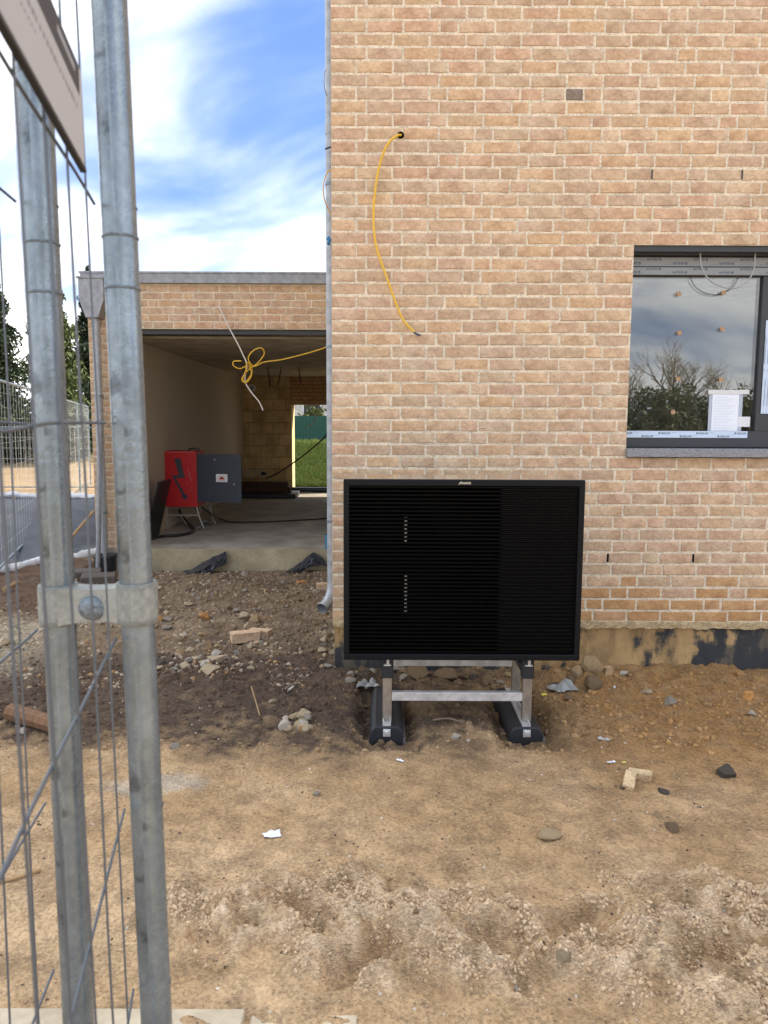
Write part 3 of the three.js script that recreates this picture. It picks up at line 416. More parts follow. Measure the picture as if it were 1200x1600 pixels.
{ const p = P(514, 375, 5.52), g = merge([tube([[0, .02, 0], [-.012, .005, .01], [.004, -.01, .016], [-.008, -.025, .008], [.006, -.03, 0]], 0.008, 24, 7), tube([[-.008, .012, .01], [.012, 0, .012], [-.004, -.02, .014]], 0.007, 16, 7)]); g.translate(p.x, p.y, p.z); tag(mesh('blue_knot', g, M.blue), 'blue knotted cord tied round the corner downpipe', 'cord'); }
{ const p = P(515, 232, 5.53), g = tube([[-.03, -.004, .0], [-.01, 0, .01], [.012, .006, .01], [.02, .004, 0]], 0.006, 14, 6); g.translate(p.x, p.y, p.z); tag(mesh('black_tie', g, M.cableBlack), 'short black tie on the corner downpipe', 'tie'); }

// ------------------------------------------------------------------ yellow cable on the facade
{
  const c = [P(627, 211, 4.972), P(620, 212, 4.93), P(606, 225, 4.92), P(594, 255, 4.93), P(586, 300, 4.935), P(583.5, 345, 4.935), P(588, 385, 4.93), P(603, 430, 4.93), P(618, 472, 4.935), P(632, 503, 4.93), P(647, 519, 4.925)];
  const t = thing('yellow_cable', 'bright yellow cable hanging from a hole in the peach brick facade', 'cable'); mesh('sheath', tube(c, 0.0072, 90, 10), M.cableYellow, t);
  mesh('bare_end', tube([P(646, 518.5, 4.925), P(651, 522, 4.925), P(657, 524, 4.92)], 0.0068, 6, 7), M.tipDark, t);
  const h = P(626, 211, 4.966); mesh('hole_rim', merge([new THREE.TorusGeometry(0.016, 0.005, 6, 16).translate(h.x, h.y, h.z), new THREE.CircleGeometry(0.016, 14).translate(h.x, h.y, h.z + 0.001)]), M.cavity, t);
}

// ------------------------------------------------------------------ heat pump
const HPZ = -3.99, HP = { x0: -0.2115, x1: 1.0445, y0: 0.372, y1: 1.338 };
{
  const t = thing('heat_pump', 'large black outdoor heat pump with a horizontally slatted front', 'heat pump', [0, 0, HPZ]);
  const { x0, x1, y0, y1 } = HP, dep = -0.37, b = 0.030;
  mesh('top_plate', rbox(x0, x1, y1 - 0.012, y1, dep, -0.004, 0.003), new THREE.MeshPhysicalMaterial({ color: lin(.02, .021, .022), roughness: 0.1, clearcoat: 1, clearcoatRoughness: 0.05 }), t);
  mesh('casing', merge([rbox(x0, x1, y0, y0 + 0.012, dep, -0.004, 0.004), rbox(x0, x0 + 0.012, y0 + 0.012, y1 - 0.012, dep, -0.004, 0.004), rbox(x1 - 0.012, x1, y0 + 0.012, y1 - 0.012, dep, -0.004, 0.004)]), M.blackGloss, t);
  mesh('back_panel', box(x0 + 0.012, x1 - 0.012, y0 + 0.012, y1 - 0.012, dep, dep + 0.01), M.cavity, t);
  const gr = part('front_grille', t);
  mesh('bezel', merge([rbox(x0, x1, y1 - 0.036, y1 - 0.001, -0.03, 0.012, 0.006, 3), rbox(x0, x1, y0 + 0.001, y0 + 0.034, -0.03, 0.012, 0.006, 3), rbox(x0, x0 + b, y0 + 0.03, y1 - 0.03, -0.03, 0.0118, 0.006, 3), rbox(x1 - b, x1, y0 + 0.03, y1 - 0.03, -0.03, 0.0118, 0.006, 3)]), M.blackGloss, gr);
  const n = 43, ya = y0 + 0.036, yb = y1 - 0.038, sg = (() => { const s = new THREE.Shape(); s.moveTo(0, 0); s.quadraticCurveTo(0.011, 0.003, 0.0105, 0.011); s.lineTo(-0.006, 0.0155); s.lineTo(-0.006, 0.008); s.closePath(); const g = new THREE.ExtrudeGeometry(s, { depth: x1 - x0 - 2 * b, bevelEnabled: false, curveSegments: 4 }); g.rotateY(-Math.PI / 2); g.translate(x1 - b, 0, 0); return g; })();
  for (let i = 0; i < n; i++) { const m = mesh('slat', sg, M.slat, gr); m.position.set(0, mix(ya, yb - 0.012, i / (n - 1)), -0.006); }
  for (const f of [0.33, 0.655]) mesh('mullion', box(mix(x0, x1, f) - 0.006, mix(x0, x1, f) + 0.006, ya, yb, -0.028, -0.013), M.cavity, gr);
  mesh('service_panel', rbox(mix(x0, x1, 0.655), x1 - b, ya, yb, -0.03, -0.0125, 0.003), M.slatBack, t);
  // fan behind the slats
  const fx = mix(x0, x1, 0.34), fy = (y0 + y1) / 2 + 0.01, fan = part('fan', t);
  const shroud = new THREE.TorusGeometry(0.36, 0.02, 10, 64); shroud.translate(fx, fy, -0.06); mesh('shroud', shroud, M.fan, fan);
  mesh('hub', new THREE.CylinderGeometry(0.09, 0.1, 0.05, 32).rotateX(Math.PI / 2).translate(fx, fy, -0.1), M.fan, fan);
  for (let k = 0; k < 3; k++) { const g = new THREE.PlaneGeometry(1, 1, 12, 8), p = g.attributes.position; for (let i = 0; i < p.count; i++) { const u = p.getX(i) + 0.5, v = p.getY(i) + 0.5, r = mix(0.08, 0.335, u), a = k * 2.094 + 0.5 + (v - 0.5) * mix(0.9, 1.45, u) + 0.35 * u; p.setXYZ(i, fx + r * Math.cos(a), fy + r * Math.sin(a), -0.11 + (v - 0.5) * 0.11 * (1 - 0.3 * u)); } g.computeVertexNormals(); mesh('blade', g, M.fan, fan); }
  for (const [pa, pb] of [[808, 850], [897, 956]]) { const q = P(634, pa, 4.01), e = P(633, pb, 4.01); mesh('motor_strut', rbox(q.x - 0.007, q.x + 0.007, e.y, q.y, -0.022, -0.0125, 0.001, 1), std(lin(.4, .4, .38), 0.4), t); }
  mesh('coil', box(x0 + 0.03, mix(x0, x1, 0.65), y0 + 0.03, y1 - 0.03, dep + 0.02, dep + 0.06), M.cavity, t);
  const font = await new FontLoader().loadAsync('fonts/droid/droid_sans_bold.typeface.json');
  const tg = new TextGeometry('DAIKIN', { font, size: 0.0115, depth: 0.001, curveSegments: 3, bevelEnabled: false }); tg.computeBoundingBox(); const lc = P(726, 757, 3.975);
  const k = 0.05 / (tg.boundingBox.max.x); tg.scale(k, 1, 1);
  const tri = new THREE.Shape(); tri.moveTo(-0.013, -0.001); tri.lineTo(-0.003, 0.0125); tri.lineTo(0.004, 0.0125); tri.lineTo(-0.008, -0.001); tri.closePath(); const tr = new THREE.ExtrudeGeometry(tri, { depth: 0.001, bevelEnabled: false });
  const lg = merge([tg, tr]); lg.translate(lc.x - 0.018, y1 - 0.0245, 0.0122); mesh('logo', lg, std(lin(.62, .58, .48), 0.35, { metalness: 0.5 }), t);
}
{ // stand
  const t = thing('heat_pump_stand', 'aluminium frame on black rubber feet carrying the heat pump', 'stand', [0, 0, 0]);
  const zf = -4.07, zr = -4.42;
  for (const [x, z, y0, tone] of [[0.022, zf, 0.0, 0], [0.785, zf, 0.0, 0], [0.022, zr, 0.02, 1], [0.785, zr, 0.02, 1]]) {
    mesh('leg', rbox(x - 0.025, x + 0.025, y0, 0.262, z - 0.02, z + 0.02, 0.003), M.aluBrushed, t);
    const br = mesh('bracket', rbox(x - 0.033, x + 0.033, 0.25, 0.372, z - 0.03, z + 0.026, 0.008, 3), M.rubber, t);
    if (z === zf) { mesh('bolt', new THREE.CylinderGeometry(0.009, 0.009, 0.028, 8).translate(x + 0.003, 0.347, z + 0.034), M.alu, br); mesh('bolt_plate', rbox(x - 0.02, x + 0.02, 0.326, 0.333, z + 0.02, z + 0.045, 0.001), M.alu, br); }
  }
  mesh('cross_bar', rbox(0.047, 0.76, 0.122, 0.17, zf - 0.018, zf + 0.018, 0.003), M.alu, t);
  mesh('cross_bar', rbox(0.047, 0.76, 0.205, 0.255, zr - 0.018, zr + 0.018, 0.003), M.alu, t);
  for (const x of [0.022, 0.785]) mesh('rail', rbox(x - 0.024, x + 0.024, 0.262, 0.3, zr + 0.03, zf - 0.03, 0.003), M.rubber, t);
  for (const [x, turn] of [[0.02, 0], [0.772, 0.0]]) {
    const s = new THREE.Shape(); s.moveTo(-0.092, -0.1); s.lineTo(0.092, -0.1); s.quadraticCurveTo(0.088, -0.02, 0.06, -0.004); s.lineTo(-0.06, -0.004); s.quadraticCurveTo(-0.088, -0.02, -0.092, -0.1);
    const g = new THREE.ExtrudeGeometry(s, { depth: 0.62, bevelEnabled: true, bevelSize: 0.006, bevelThickness: 0.008, bevelSegments: 2, steps: 8 }); g.translate(x, 0.004, -4.6);
    const f = mesh('rubber_foot', uvBox(g), M.rubber, t); f.userData.label = 'black recycled rubber foot';
    mesh('channel', merge([box(x - 0.022, x - 0.016, 0.0, 0.022, -4.595, -3.985), box(x + 0.016, x + 0.022, 0.0, 0.022, -4.595, -3.985), box(x - 0.016, x + 0.016, 0.0035, 0.008, -4.595, -3.985)]), M.alu, f);
    mesh('clip', merge([rbox(x - 0.02, x + 0.02, -0.045, -0.005, -3.978, -3.962, 0.003), rbox(x - 0.012, x + 0.012, -0.035, -0.012, -3.964, -3.956, 0.003)]), M.alu, f);
    mesh('worn_edge', box(x + 0.088, x + 0.1, -0.1, -0.055, -4.59, -3.97), M.rubberWorn, f);
  }
}

// ------------------------------------------------------------------ things in the garage
const GF = (px, py) => { const r = ray(px, py), k = (FL - 1.62) / r.y; return V(r.x * k, FL, r.z * k); };
{
  const c0 = P(259, 792, 10.2), c1 = P(309, 792, 10.2), yb = c0.y, yt = P(284, 705, 10.2).y, x0 = c0.x, x1 = c1.x, z = -10.2;
  const t = thing('power_cabinet', 'scratched red site power cabinet with a lightning arrow, dark door swung open', 'power cabinet', [x0, FL, z], 0);
  const w = x1 - x0, Y = (y) => y - FL;
  const rt = canvasTex(256, 480, (c, W, h) => {
    c.fillStyle = '#c3151b'; c.fillRect(0, 0, W, h); const r = prng(5); c.strokeStyle = '#d8a9a0'; for (let i = 0; i < 26; i++) { c.globalAlpha = 0.25 + 0.5 * r(); c.lineWidth = 0.8 + r() * 1.6; const x = r() < 0.5 ? (r() < 0.5 ? r() * 14 : W - r() * 14) : r() * W, y = r() * h; c.beginPath(); c.moveTo(x, y); c.lineTo(x + 10 * (r() - 0.4), y + 10 + 40 * r()); c.stroke(); } c.globalAlpha = 1;
    c.strokeStyle = '#dcb3a8'; c.lineWidth = 2.4; c.beginPath(); c.moveTo(186, 150); c.lineTo(196, 205); c.lineTo(214, 258); c.stroke(); c.beginPath(); c.moveTo(4, 8); c.lineTo(240, 4); c.stroke();
    c.fillStyle = '#3a3f49'; c.beginPath(); c.moveTo(74, 62); c.lineTo(128, 60); c.lineTo(150, 190); c.lineTo(165, 226); c.lineTo(100, 232); c.lineTo(86, 228); c.lineTo(152, 362); c.lineTo(180, 388); c.lineTo(166, 424); c.lineTo(132, 396); c.lineTo(130, 372); c.lineTo(62, 222); c.lineTo(44, 210); c.lineTo(112, 206); c.closePath(); c.fill();
  });
  const body = mesh('body', rbox(0, w, Y(yb), Y(yt), -0.42, -0.004, 0.006), std(lin(.5, .02, .022), 0.5), t);
  const fp = new THREE.BoxGeometry(w - 0.006, yt - yb - 0.006, 0.004); fp.translate(w / 2, Y((yb + yt) / 2), 0); mesh('front_panel', fp, std(lin(1, 1, 1), 0.5, { map: rt }), body);
  mesh('carry_handle', tube([[w * 0.7, Y(yt), -0.1], [w * 0.72, Y(yt) + 0.025, -0.1], [w * 1.0, Y(yt) + 0.028, -0.1], [w * 1.05, Y(yt) - 0.02, -0.1]], 0.008, 20, 6), M.cableBlack, t);
  const d0 = P(309, 785, 10.15), d1 = P(377, 785, 10.05), dt = P(340, 710, 10.1).y, db = P(340, 785.5, 10.1).y;
  const ddt = canvasTex(320, 320, (c, W, h) => { c.fillStyle = '#353b46'; c.fillRect(0, 0, W, h); const r = prng(8); c.fillStyle = '#9aa0a6'; for (let i = 0; i < 150; i++) { c.globalAlpha = 0.15 + 0.5 * r() * r(); const y = h * Math.sqrt(r()); c.fillRect(r() * W, y, 1 + 3 * r() * r(), 1 + 3 * r()); } for (let i = 0; i < 16; i++) { c.globalAlpha = 0.1 + 0.2 * r(); const x = r() * W; c.fillRect(x, h * 0.6 + r() * h * 0.2, 1.3, 20 + 60 * r()); } c.globalAlpha = 1; c.fillStyle = '#b0b4b6'; c.beginPath(); c.arc(130, 36, 5, 0, 7); c.fill(); c.beginPath(); c.arc(268, 198, 5, 0, 7); c.fill(); });
  const dg = new THREE.BoxGeometry(d1.x - d0.x, dt - db, 0.022); dg.translate((d1.x - d0.x) / 2, 0, 0);
  const door = mesh('door', dg, std(lin(1, 1, 1), 0.55, { map: ddt }), t); door.position.set(w + 0.008, Y((dt + db) / 2), 0.012); door.rotation.y = -0.1; door.userData.label = 'dark grey door standing open';
  const lt = canvasTex(160, 108, (c) => { c.fillStyle = '#e4e4e2'; c.fillRect(0, 0, 160, 108); c.strokeStyle = '#6b6f75'; c.lineWidth = 3; c.beginPath(); c.arc(80, 98, 72, Math.PI * 1.18, Math.PI * 1.82); c.stroke(); c.fillStyle = '#b81f28'; c.beginPath(); c.moveTo(38, 74); c.lineTo(58, 50); c.lineTo(64, 34); c.lineTo(76, 40); c.lineTo(84, 30); c.lineTo(98, 44); c.lineTo(108, 52); c.lineTo(124, 74); c.closePath(); c.fill(); c.fillStyle = '#8b8f95'; for (let i = 0; i < 9; i++) c.fillRect(22 + i * 13, 86, 9, 7); });
  const lw = 0.155, lh = 0.105, lgm = new THREE.BoxGeometry(lw, lh, 0.002); lgm.translate((d1.x - d0.x) * 0.56, 0.005, 0.0125); mesh('label', lgm, std(lin(1, 1, 1), 0.6, { map: lt }), door);
  const lm = std(lin(.42, .41, .36), 0.5, { metalness: 0.4 });
  const leg = (a, b, c) => mesh('leg', tube([a, b, c], 0.011, 14, 8), lm, t);
  leg([0.02, Y(yb), -0.02], [0.0, Y(yb) * 0.5, -0.01], [0.03, 0.01, 0.02]); leg([w - 0.02, Y(yb), -0.02], [w + 0.02, Y(yb) * 0.5, -0.01], [w + 0.08, 0.01, 0.02]); leg([0.1, Y(yb), -0.38], [0.09, Y(yb) * 0.5, -0.39], [0.16, 0.01, -0.42]); leg([w + 0.08, Y(yb), -0.38], [w + 0.1, Y(yb) * 0.5, -0.39], [w + 0.14, 0.01, -0.42]);
  mesh('leg_rail', merge([cyl(V(0.004, Y(yb) * 0.62, -0.012), V(w + 0.012, Y(yb) * 0.62, -0.012), 0.01, 8), cyl(V(0.095, Y(yb) * 0.8, -0.385), V(w + 0.09, Y(yb) * 0.8, -0.385), 0.01, 8)]), lm, t);
}
{
  const fl = (px, py, up = 0.012) => { const p = GF(px, py); p.y = FL + up; return p; };
  const top = P(315, 792, 10.35);
  tag(mesh('power_cable', tube([top, P(330, 803, 10.3), fl(345, 812), fl(362, 817), fl(400, 817), fl(450, 815), fl(515, 811)], 0.011, 70, 8), M.cableBlack), 'thin black cable from the cabinet across the garage floor to the right', 'cable');
  tag(mesh('thick_cable', tube([P(280, 797, 10.35), fl(287, 815, 0.05), fl(300, 826, 0.02), fl(303, 830, 0.02), fl(294, 836, 0.02), fl(275, 839, 0.02), fl(255, 840, 0.02), fl(238, 844, 0.02), fl(224, 850, 0.02)], 0.018, 70, 9), M.cableBlack), 'thick black cable curling forward under the red cabinet', 'cable');
  tag(mesh('cable_strap', tube([fl(306, 828), fl(313, 826, 0.03), fl(320, 819, 0.04), fl(328, 818, 0.02), fl(330, 822, 0.012)], 0.013, 24, 7), M.cableGrey), 'short grey strap end on the floor by the cabinet leg', 'strap');
  tag(mesh('black_cable', tube([P(524, 664, 12.6), P(500, 690, 13.2), P(460, 722, 14.0), P(425, 744, 14.6), P(408, 748, 14.9)], 0.013, 40, 8), M.cableBlack), 'black cable slung across the garage towards the timber stack', 'cable');
  const bd = thing('dark_board', 'dark board leaning on the left garage wall near the opening', 'board', [GX0 + 0.36, FL, GAR - 0.55]); const bg = rbox(0, 0.025, 0, 0.72, -0.5, 0, 0.003); bg.rotateZ(-0.24); bg.translate(0.02, 0.008, 0); mesh('panel', bg, M.black, bd);
  // timber stack at the back
  const s0 = GF(378, 779), s1 = GF(452, 779), sz = s0.z, sx0 = -2.86, sx1 = s1.x;
  const beam = (nm, lb, cat, x0, x1, y0, y1, z0, z1, m, grp) => tag(mesh(nm, rbox(x0, x1, FL + y0, FL + y1, z0, z1, 0.006), m), lb, cat, grp);
  beam('steel_plate', 'black plastic sheets lying flat under the timber stack', 'sheet', sx0, sx1 + 0.12, 0.0, 0.09, sz - 0.75, sz, M.rubber);
  beam('timber_beam', 'dark brown beam, lowest of the timber stack at the garage rear', 'beam', sx0, sx1, 0.0925, 0.19, sz - 0.4, sz - 0.25, M.woodDark);
  beam('timber_beam', 'dark brown beam on top of the timber stack, nearest the doorway', 'beam', sx0, sx1 - 0.05, 0.1925, 0.30, sz - 0.4, sz - 0.26, M.woodDark);
  beam('timber_plank', 'pale sawn plank on top of the dark timber stack', 'plank', sx0, sx1 - 0.42, 0.3025, 0.375, sz - 0.38, sz - 0.27, M.wood);
  for (let k = 0; k < 3; k++) { const x = sx0 + 0.1 + k * 0.17; const g = new THREE.TorusGeometry(0.06, 0.008, 6, 18); g.scale(1, 1.25, 1); g.translate(x + 0.06, FL + 0.375 + 0.084, sz - 0.32); tag(mesh('wire_spacer', g, M.cableGrey), ['left', 'middle', 'right'][k] + ' of three round wire spacers standing on the pale plank', 'spacer', 'wire spacers on the plank'); }
  { const p = P(412, 735, -sz + 0.33), b = thing('black_plug', 'black mushroom shaped cap standing on the timber stack', 'cap', [p.x, FL + 0.302, sz - 0.33]); mesh('cap', new THREE.SphereGeometry(0.06, 16, 8, 0, 7, 0, 1.6).translate(0, 0.13, 0), M.rubber, b); mesh('stem', new THREE.CylinderGeometry(0.014, 0.018, 0.135, 10).translate(0, 0.0675, 0), M.cableGrey, b); }
  tag(mesh('drain_pipe', cyl(V(-1.98, FL + 0.055, GAR + GBACK + 0.12), V(0.4, FL + 0.055, GAR + GBACK + 0.2), 0.052, 20), std(lin(.03, .06, .075), 0.35)), 'dark teal pipe lying across the foot of the back doorway', 'pipe');
  // cable bundle under the lintel
  const w0 = P(342, 477, 8.59), w1 = P(380, 555, 8.45);
  tag(mesh('white_cable', tube([w0, P(344, 482, 8.52), P(358, 512, 8.47), P(372, 538, 8.45), w1, P(386, 570, 8.44), P(383, 595, 8.44), P(392, 612, 8.44), P(405, 628, 8.44), P(411, 641, 8.44)], 0.0075, 80, 8), M.cableWhite), 'white cable dangling from a hole in the garage lintel', 'cable');
  const y = [P(512, 542, 8.4), P(480, 552, 8.42), P(440, 562, 8.43), P(412, 566, 8.43), P(396, 572, 8.43), P(388, 560, 8.41), P(397, 547, 8.40), P(409, 544, 8.41), P(413, 552, 8.43), P(402, 568, 8.44), P(388, 578, 8.43), P(380, 590, 8.42), P(381, 597, 8.43), P(388, 592, 8.45), P(394, 578, 8.45), P(386, 566, 8.42), P(384, 580, 8.41), P(378, 594, 8.42), P(384, 598, 8.42), P(393, 586, 8.43), P(388, 572, 8.45), P(374, 576, 8.44), P(364, 570, 8.43), P(365, 565, 8.43), P(377, 564, 8.42)];
  tag(mesh('yellow_cable_coil', tube(y, 0.0062, 240, 8), M.cableYellow), 'yellow cable tied in a loose coil below the garage lintel', 'cable');
  const jp = P(393, 606, -(GAR + GBACK) - 0.05), j = thing('socket_box', 'round white socket box on the block wall inside the garage', 'socket', [jp.x, jp.y, GAR + GBACK + 0.02]); mesh('ring', new THREE.TorusGeometry(0.06, 0.016, 8, 24), M.whitePaper, j); mesh('cup', new THREE.CylinderGeometry(0.055, 0.055, 0.012, 20).rotateX(Math.PI / 2), M.cableGrey, j);
  tag(mesh('dangling_wire', tube([P(494, 648, 15.6), P(492, 657, 15.6), P(486, 664, 15.6), P(478, 667, 15.6)], 0.012, 20, 6), M.cableWhite), 'pale wire end hanging in the back doorway of the garage', 'wire');
  for (const [px, py, qx, qy, wh] of [[418, 583, 422, 604, 'left'], [440, 563, 434, 603, 'middle'], [467, 585, 470, 598, 'right']]) tag(mesh('hanging_rod', cyl(P(px, py, 13.2).setY(2.585), P(qx, qy, 13.2), 0.01, 6), M.cableBlack), 'thin dark rod under the garage ceiling, ' + wh + ' of three', 'rod', 'rods under the garage ceiling');
}

// ------------------------------------------------------------------ site fence beside the camera
function fencePanel(label, base, dir, len, wob, hwire, lean) {
  const t = thing('site_fence_panel', label, 'fence panel', [base.x, 0, base.z], 0, 'fence panels beside the viewer'); const r = prng(wob);
  const at = (s, y) => V(dir.x * s - (s > 0 && s < len ? 0.0245 : 0), y, dir.z * s).add(V(lean[0] * (y - 1.5), 0, lean[1] * (y - 1.5)));
  const pole = (s, nm) => { const a = at(s, 0.06), b = at(s, 2.32), m = mesh(nm, cyl(a, b, 0.021, 32), M.galv, t); return m; };
  const p0 = pole(0, 'pole'); pole(len, 'pole');
  for (const y of [1.848, 1.786]) { const c = at(0, y), g = new THREE.TorusGeometry(0.0203, 0.0022, 8, 32); g.rotateX(Math.PI / 2); g.translate(c.x, c.y, c.z); mesh('crimp_ring', g, M.galv, p0); }
  mesh('top_rail', cyl(at(0, 2.3), at(len, 2.3), 0.018, 16), M.galv, t); mesh('bottom_rail', cyl(at(0, 0.16), at(len, 0.16), 0.018, 16), M.galv, t);
  for (let s = 0.095; s < len - 0.05; s += 0.1) { const pts = []; for (let y = 0.16; y <= 2.31; y += 0.18) pts.push(at(s + 0.004 * (r() - 0.5) + 0.006 * n2(s * 3, y * 1.3 + wob), y)); mesh('wire', tube(pts, 0.0013, 26, 6), M.wire, t); }
  for (const y of hwire) { const pts = []; for (let s = 0.012; s <= len; s += 0.11) pts.push(at(s, y - 0.012 * sstep(0.05, 0.9, s) + 0.004 * (r() - 0.5)).add(V(-dir.z * 0.0035, 0, dir.x * 0.0035))); mesh('wire', tube(pts, 0.0017, 90, 7), M.wire, t); const c = at(0, y); const g = new THREE.TorusGeometry(0.0212, 0.0011, 5, 24, 2.2); g.rotateX(Math.PI / 2); g.rotateY(2.2); g.translate(c.x, c.y, c.z); mesh('weld', g, M.galv, p0); }
  return t;
}
const dirR = V(0.205, 0, 1).normalize(), dirL = V(0.15, 0, 1).normalize();
const poleR = V(-0.3235, 0, -0.985), poleL = V(-0.4395, 0, -1.02);
fencePanel('mesh fence panel hung on the right of the two clamped steel poles', poleR, dirR, 2.6, 3, [2.14, 1.884, 1.622, 1.344, 1.108, 0.85, 0.59, 0.34], [-0.0135, 0]);
fencePanel('mesh fence panel hung on the left of the two clamped steel poles', poleL, dirL, 2.6, 9, [2.14, 1.896, 1.62, 1.345, 1.10, 0.85, 0.59, 0.34], [-0.002, 0]);
for (const [p, lb] of [[poleR, 'concrete block under the right of the two fence poles'], [poleL, 'concrete block under the left of the two fence poles']]) { const t = thing('ballast_block', lb, 'ballast block', [p.x, H(p.x, p.z) - 0.01, p.z]); const dx = p === poleR ? 0.052 : -0.052; mesh('block', rbox(dx - 0.048, dx + 0.048, 0, 0.07, -0.3, 0.3, 0.012), M.concrete, t); }
{ // clamp joining the two poles
  const yR = 1.388, yL = 1.377, a = poleR.clone().add(V(-0.0135 * (yR - 1.5), yR, 0)), b = poleL.clone().add(V(-0.002 * (yL - 1.5), yL, 0));
  const t = thing('pole_clamp', 'worn galvanised clamp joining the two fence poles', 'clamp', [0, 0, 0]);
  const band = (c) => { const pts = [[0.0215, -0.027], [0.0255, -0.027], [0.0262, -0.02], [0.0262, 0.02], [0.0255, 0.027], [0.0215, 0.027]].map(([x, y]) => new THREE.Vector2(x, y)); const g = new THREE.LatheGeometry(pts, 40); g.translate(c.x, c.y, c.z); return g; };
  mesh('band', band(a), M.clamp, t); mesh('band', band(b), M.clamp, t);
  const d = a.clone().sub(b), n = 24, gg = new THREE.BoxGeometry(1, 1, 1, n, 8, 1), p = gg.attributes.position; for (let i = 0; i < p.count; i++) { const u = p.getX(i) + 0.5, v = p.getY(i), w = p.getZ(i), hgt = mix(0.027, 0.021, Math.sin(u * Math.PI)); const q = b.clone().addScaledVector(d, u); p.setXYZ(i, q.x, q.y + v * 2 * hgt, q.z + (w > 0 ? mix(0.024, 0.016, Math.sin(u * Math.PI)) : -0.018)); } gg.computeVertexNormals();
  mesh('bridge', uvBox(toCreasedNormals(gg, 0.7)), M.clamp, t);
  const m = b.clone().addScaledVector(d, 0.5); const bg = new THREE.SphereGeometry(0.0165, 24, 14); bg.scale(1.15, 1, 0.55); bg.translate(m.x, m.y - 0.003, m.z + 0.017); mesh('bolt_head', bg, M.galv, t);
}
{ // plate wired to the mesh
  const at = (s, y) => V(poleR.x + dirR.x * s - 0.0215, y, poleR.z + dirR.z * s), s0 = 0.152, s1 = 0.62, y0 = 1.884, y1 = 1.978;
  const st = canvasTex(512, 110, (c, W, h) => { c.fillStyle = '#d7d8da'; c.fillRect(0, 0, W, h); c.fillStyle = '#4a4d55'; c.fillRect(0, 0, W - 16, 34); c.fillStyle = '#b9bdc2'; c.fillRect(W - 130, 10, 90, 8); c.fillStyle = '#72757c'; for (let i = 0; i < 26; i++) { c.globalAlpha = 0.7; c.fillRect(120 + i * 14, 50, 6 + (i * 7) % 6, 6); if (i < 12) c.fillRect(160 + i * 11, 66, 5 + (i * 5) % 5, 3); } c.globalAlpha = 1; c.fillRect(40, 42, 62, 16); });
  const L = s1 - s0, g = new THREE.BoxGeometry(L, y1 - y0, 0.003), t = thing('fence_sign', 'pale sign plate with a dark stripe wired to the mesh fence', 'sign');
  const front = mesh('plate', g, [std(lin(.45, .45, .45), .6), std(lin(.45, .45, .45), .6), M.cableBlack, std(lin(.02, .02, .022), .6), std(lin(.66, .67, .69), 0.6, { map: st }), std(lin(.6, .6, .6), 0.5)], t);
  const mid = at((s0 + s1) / 2, (y0 + y1) / 2); front.position.copy(mid); front.rotation.y = Math.atan2(dirR.x, dirR.z) + Math.PI / 2; front.userData.label = 'sign face';
  const fold = new THREE.BoxGeometry(L, 0.004, 0.006); const ff = mesh('edge_trim', fold, M.cableBlack, t); ff.position.copy(front.position).setY(y0 - 0.003); ff.rotation.copy(front.rotation);
}

// ------------------------------------------------------------------ stones, rubble and litter lying about
function stoneGeo(seed, angular = 0.6, detail = 2) {
  const r = prng(seed), g = mergeVertices(new THREE.IcosahedronGeometry(1, detail).deleteAttribute('normal').deleteAttribute('uv')), p = g.attributes.position, planes = [];
  for (let i = 0; i < 13; i++) { const v = V(r() * 2 - 1, r() * 2 - 1, r() * 2 - 1).normalize(); planes.push([v, mix(1, 0.36 + 0.42 * r(), angular)]); }
  const ph = r() * 50;
  for (let i = 0; i < p.count; i++) { const v = V().fromBufferAttribute(p, i); for (const [n, d] of planes) { const q = v.dot(n); if (q > d) v.addScaledVector(n, d - q); } v.multiplyScalar(1.25 * (1 + 0.09 * fbm3(v.x * 1.7 + ph, v.y * 1.7, v.z * 1.7, 3))); p.setXYZ(i, v.x, v.y, v.z); }
  const c = toCreasedNormals(g, 0.32); return uvBox(c);
}
const SG = []; for (let i = 0; i < 12; i++) SG.push(stoneGeo(900 + i * 7, 0.8 + 0.2 * (i % 3) / 2));
const TONE = { pale: 'pale buff', cream: 'cream', white: 'whitish', grey: 'grey', dark: 'dark', brown: 'brown', orange: 'orange', tan: 'tan', brickp: 'peach' };
function stone(name, px, py, w, asp, tone, label, opt = {}) {
  if (opt.group) label = TONE[tone] + ' ' + label; // px,py: foot of the stone in the photograph; w: its width there
  const p = G(px, py), depth = toPx(p.x, p.y, p.z)[2], R = w * depth / FPX / 2, m = new THREE.Mesh(SG[opt.v ?? Math.floor(rnd() * 12)], M.stone[tone]);
  m.name = numbered(name); m.scale.set(R, R * asp, R * (opt.d ?? 0.85)); m.rotation.set((rnd() - 0.5) * 0.5, opt.turn ?? rnd() * 6, (rnd() - 0.5) * 0.5); m.position.set(p.x, p.y + R * asp * 0.42, p.z - R * 0.4); m.castShadow = m.receiveShadow = true; scene.add(m); return tag(m, label, opt.cat || 'stone', opt.group);
}
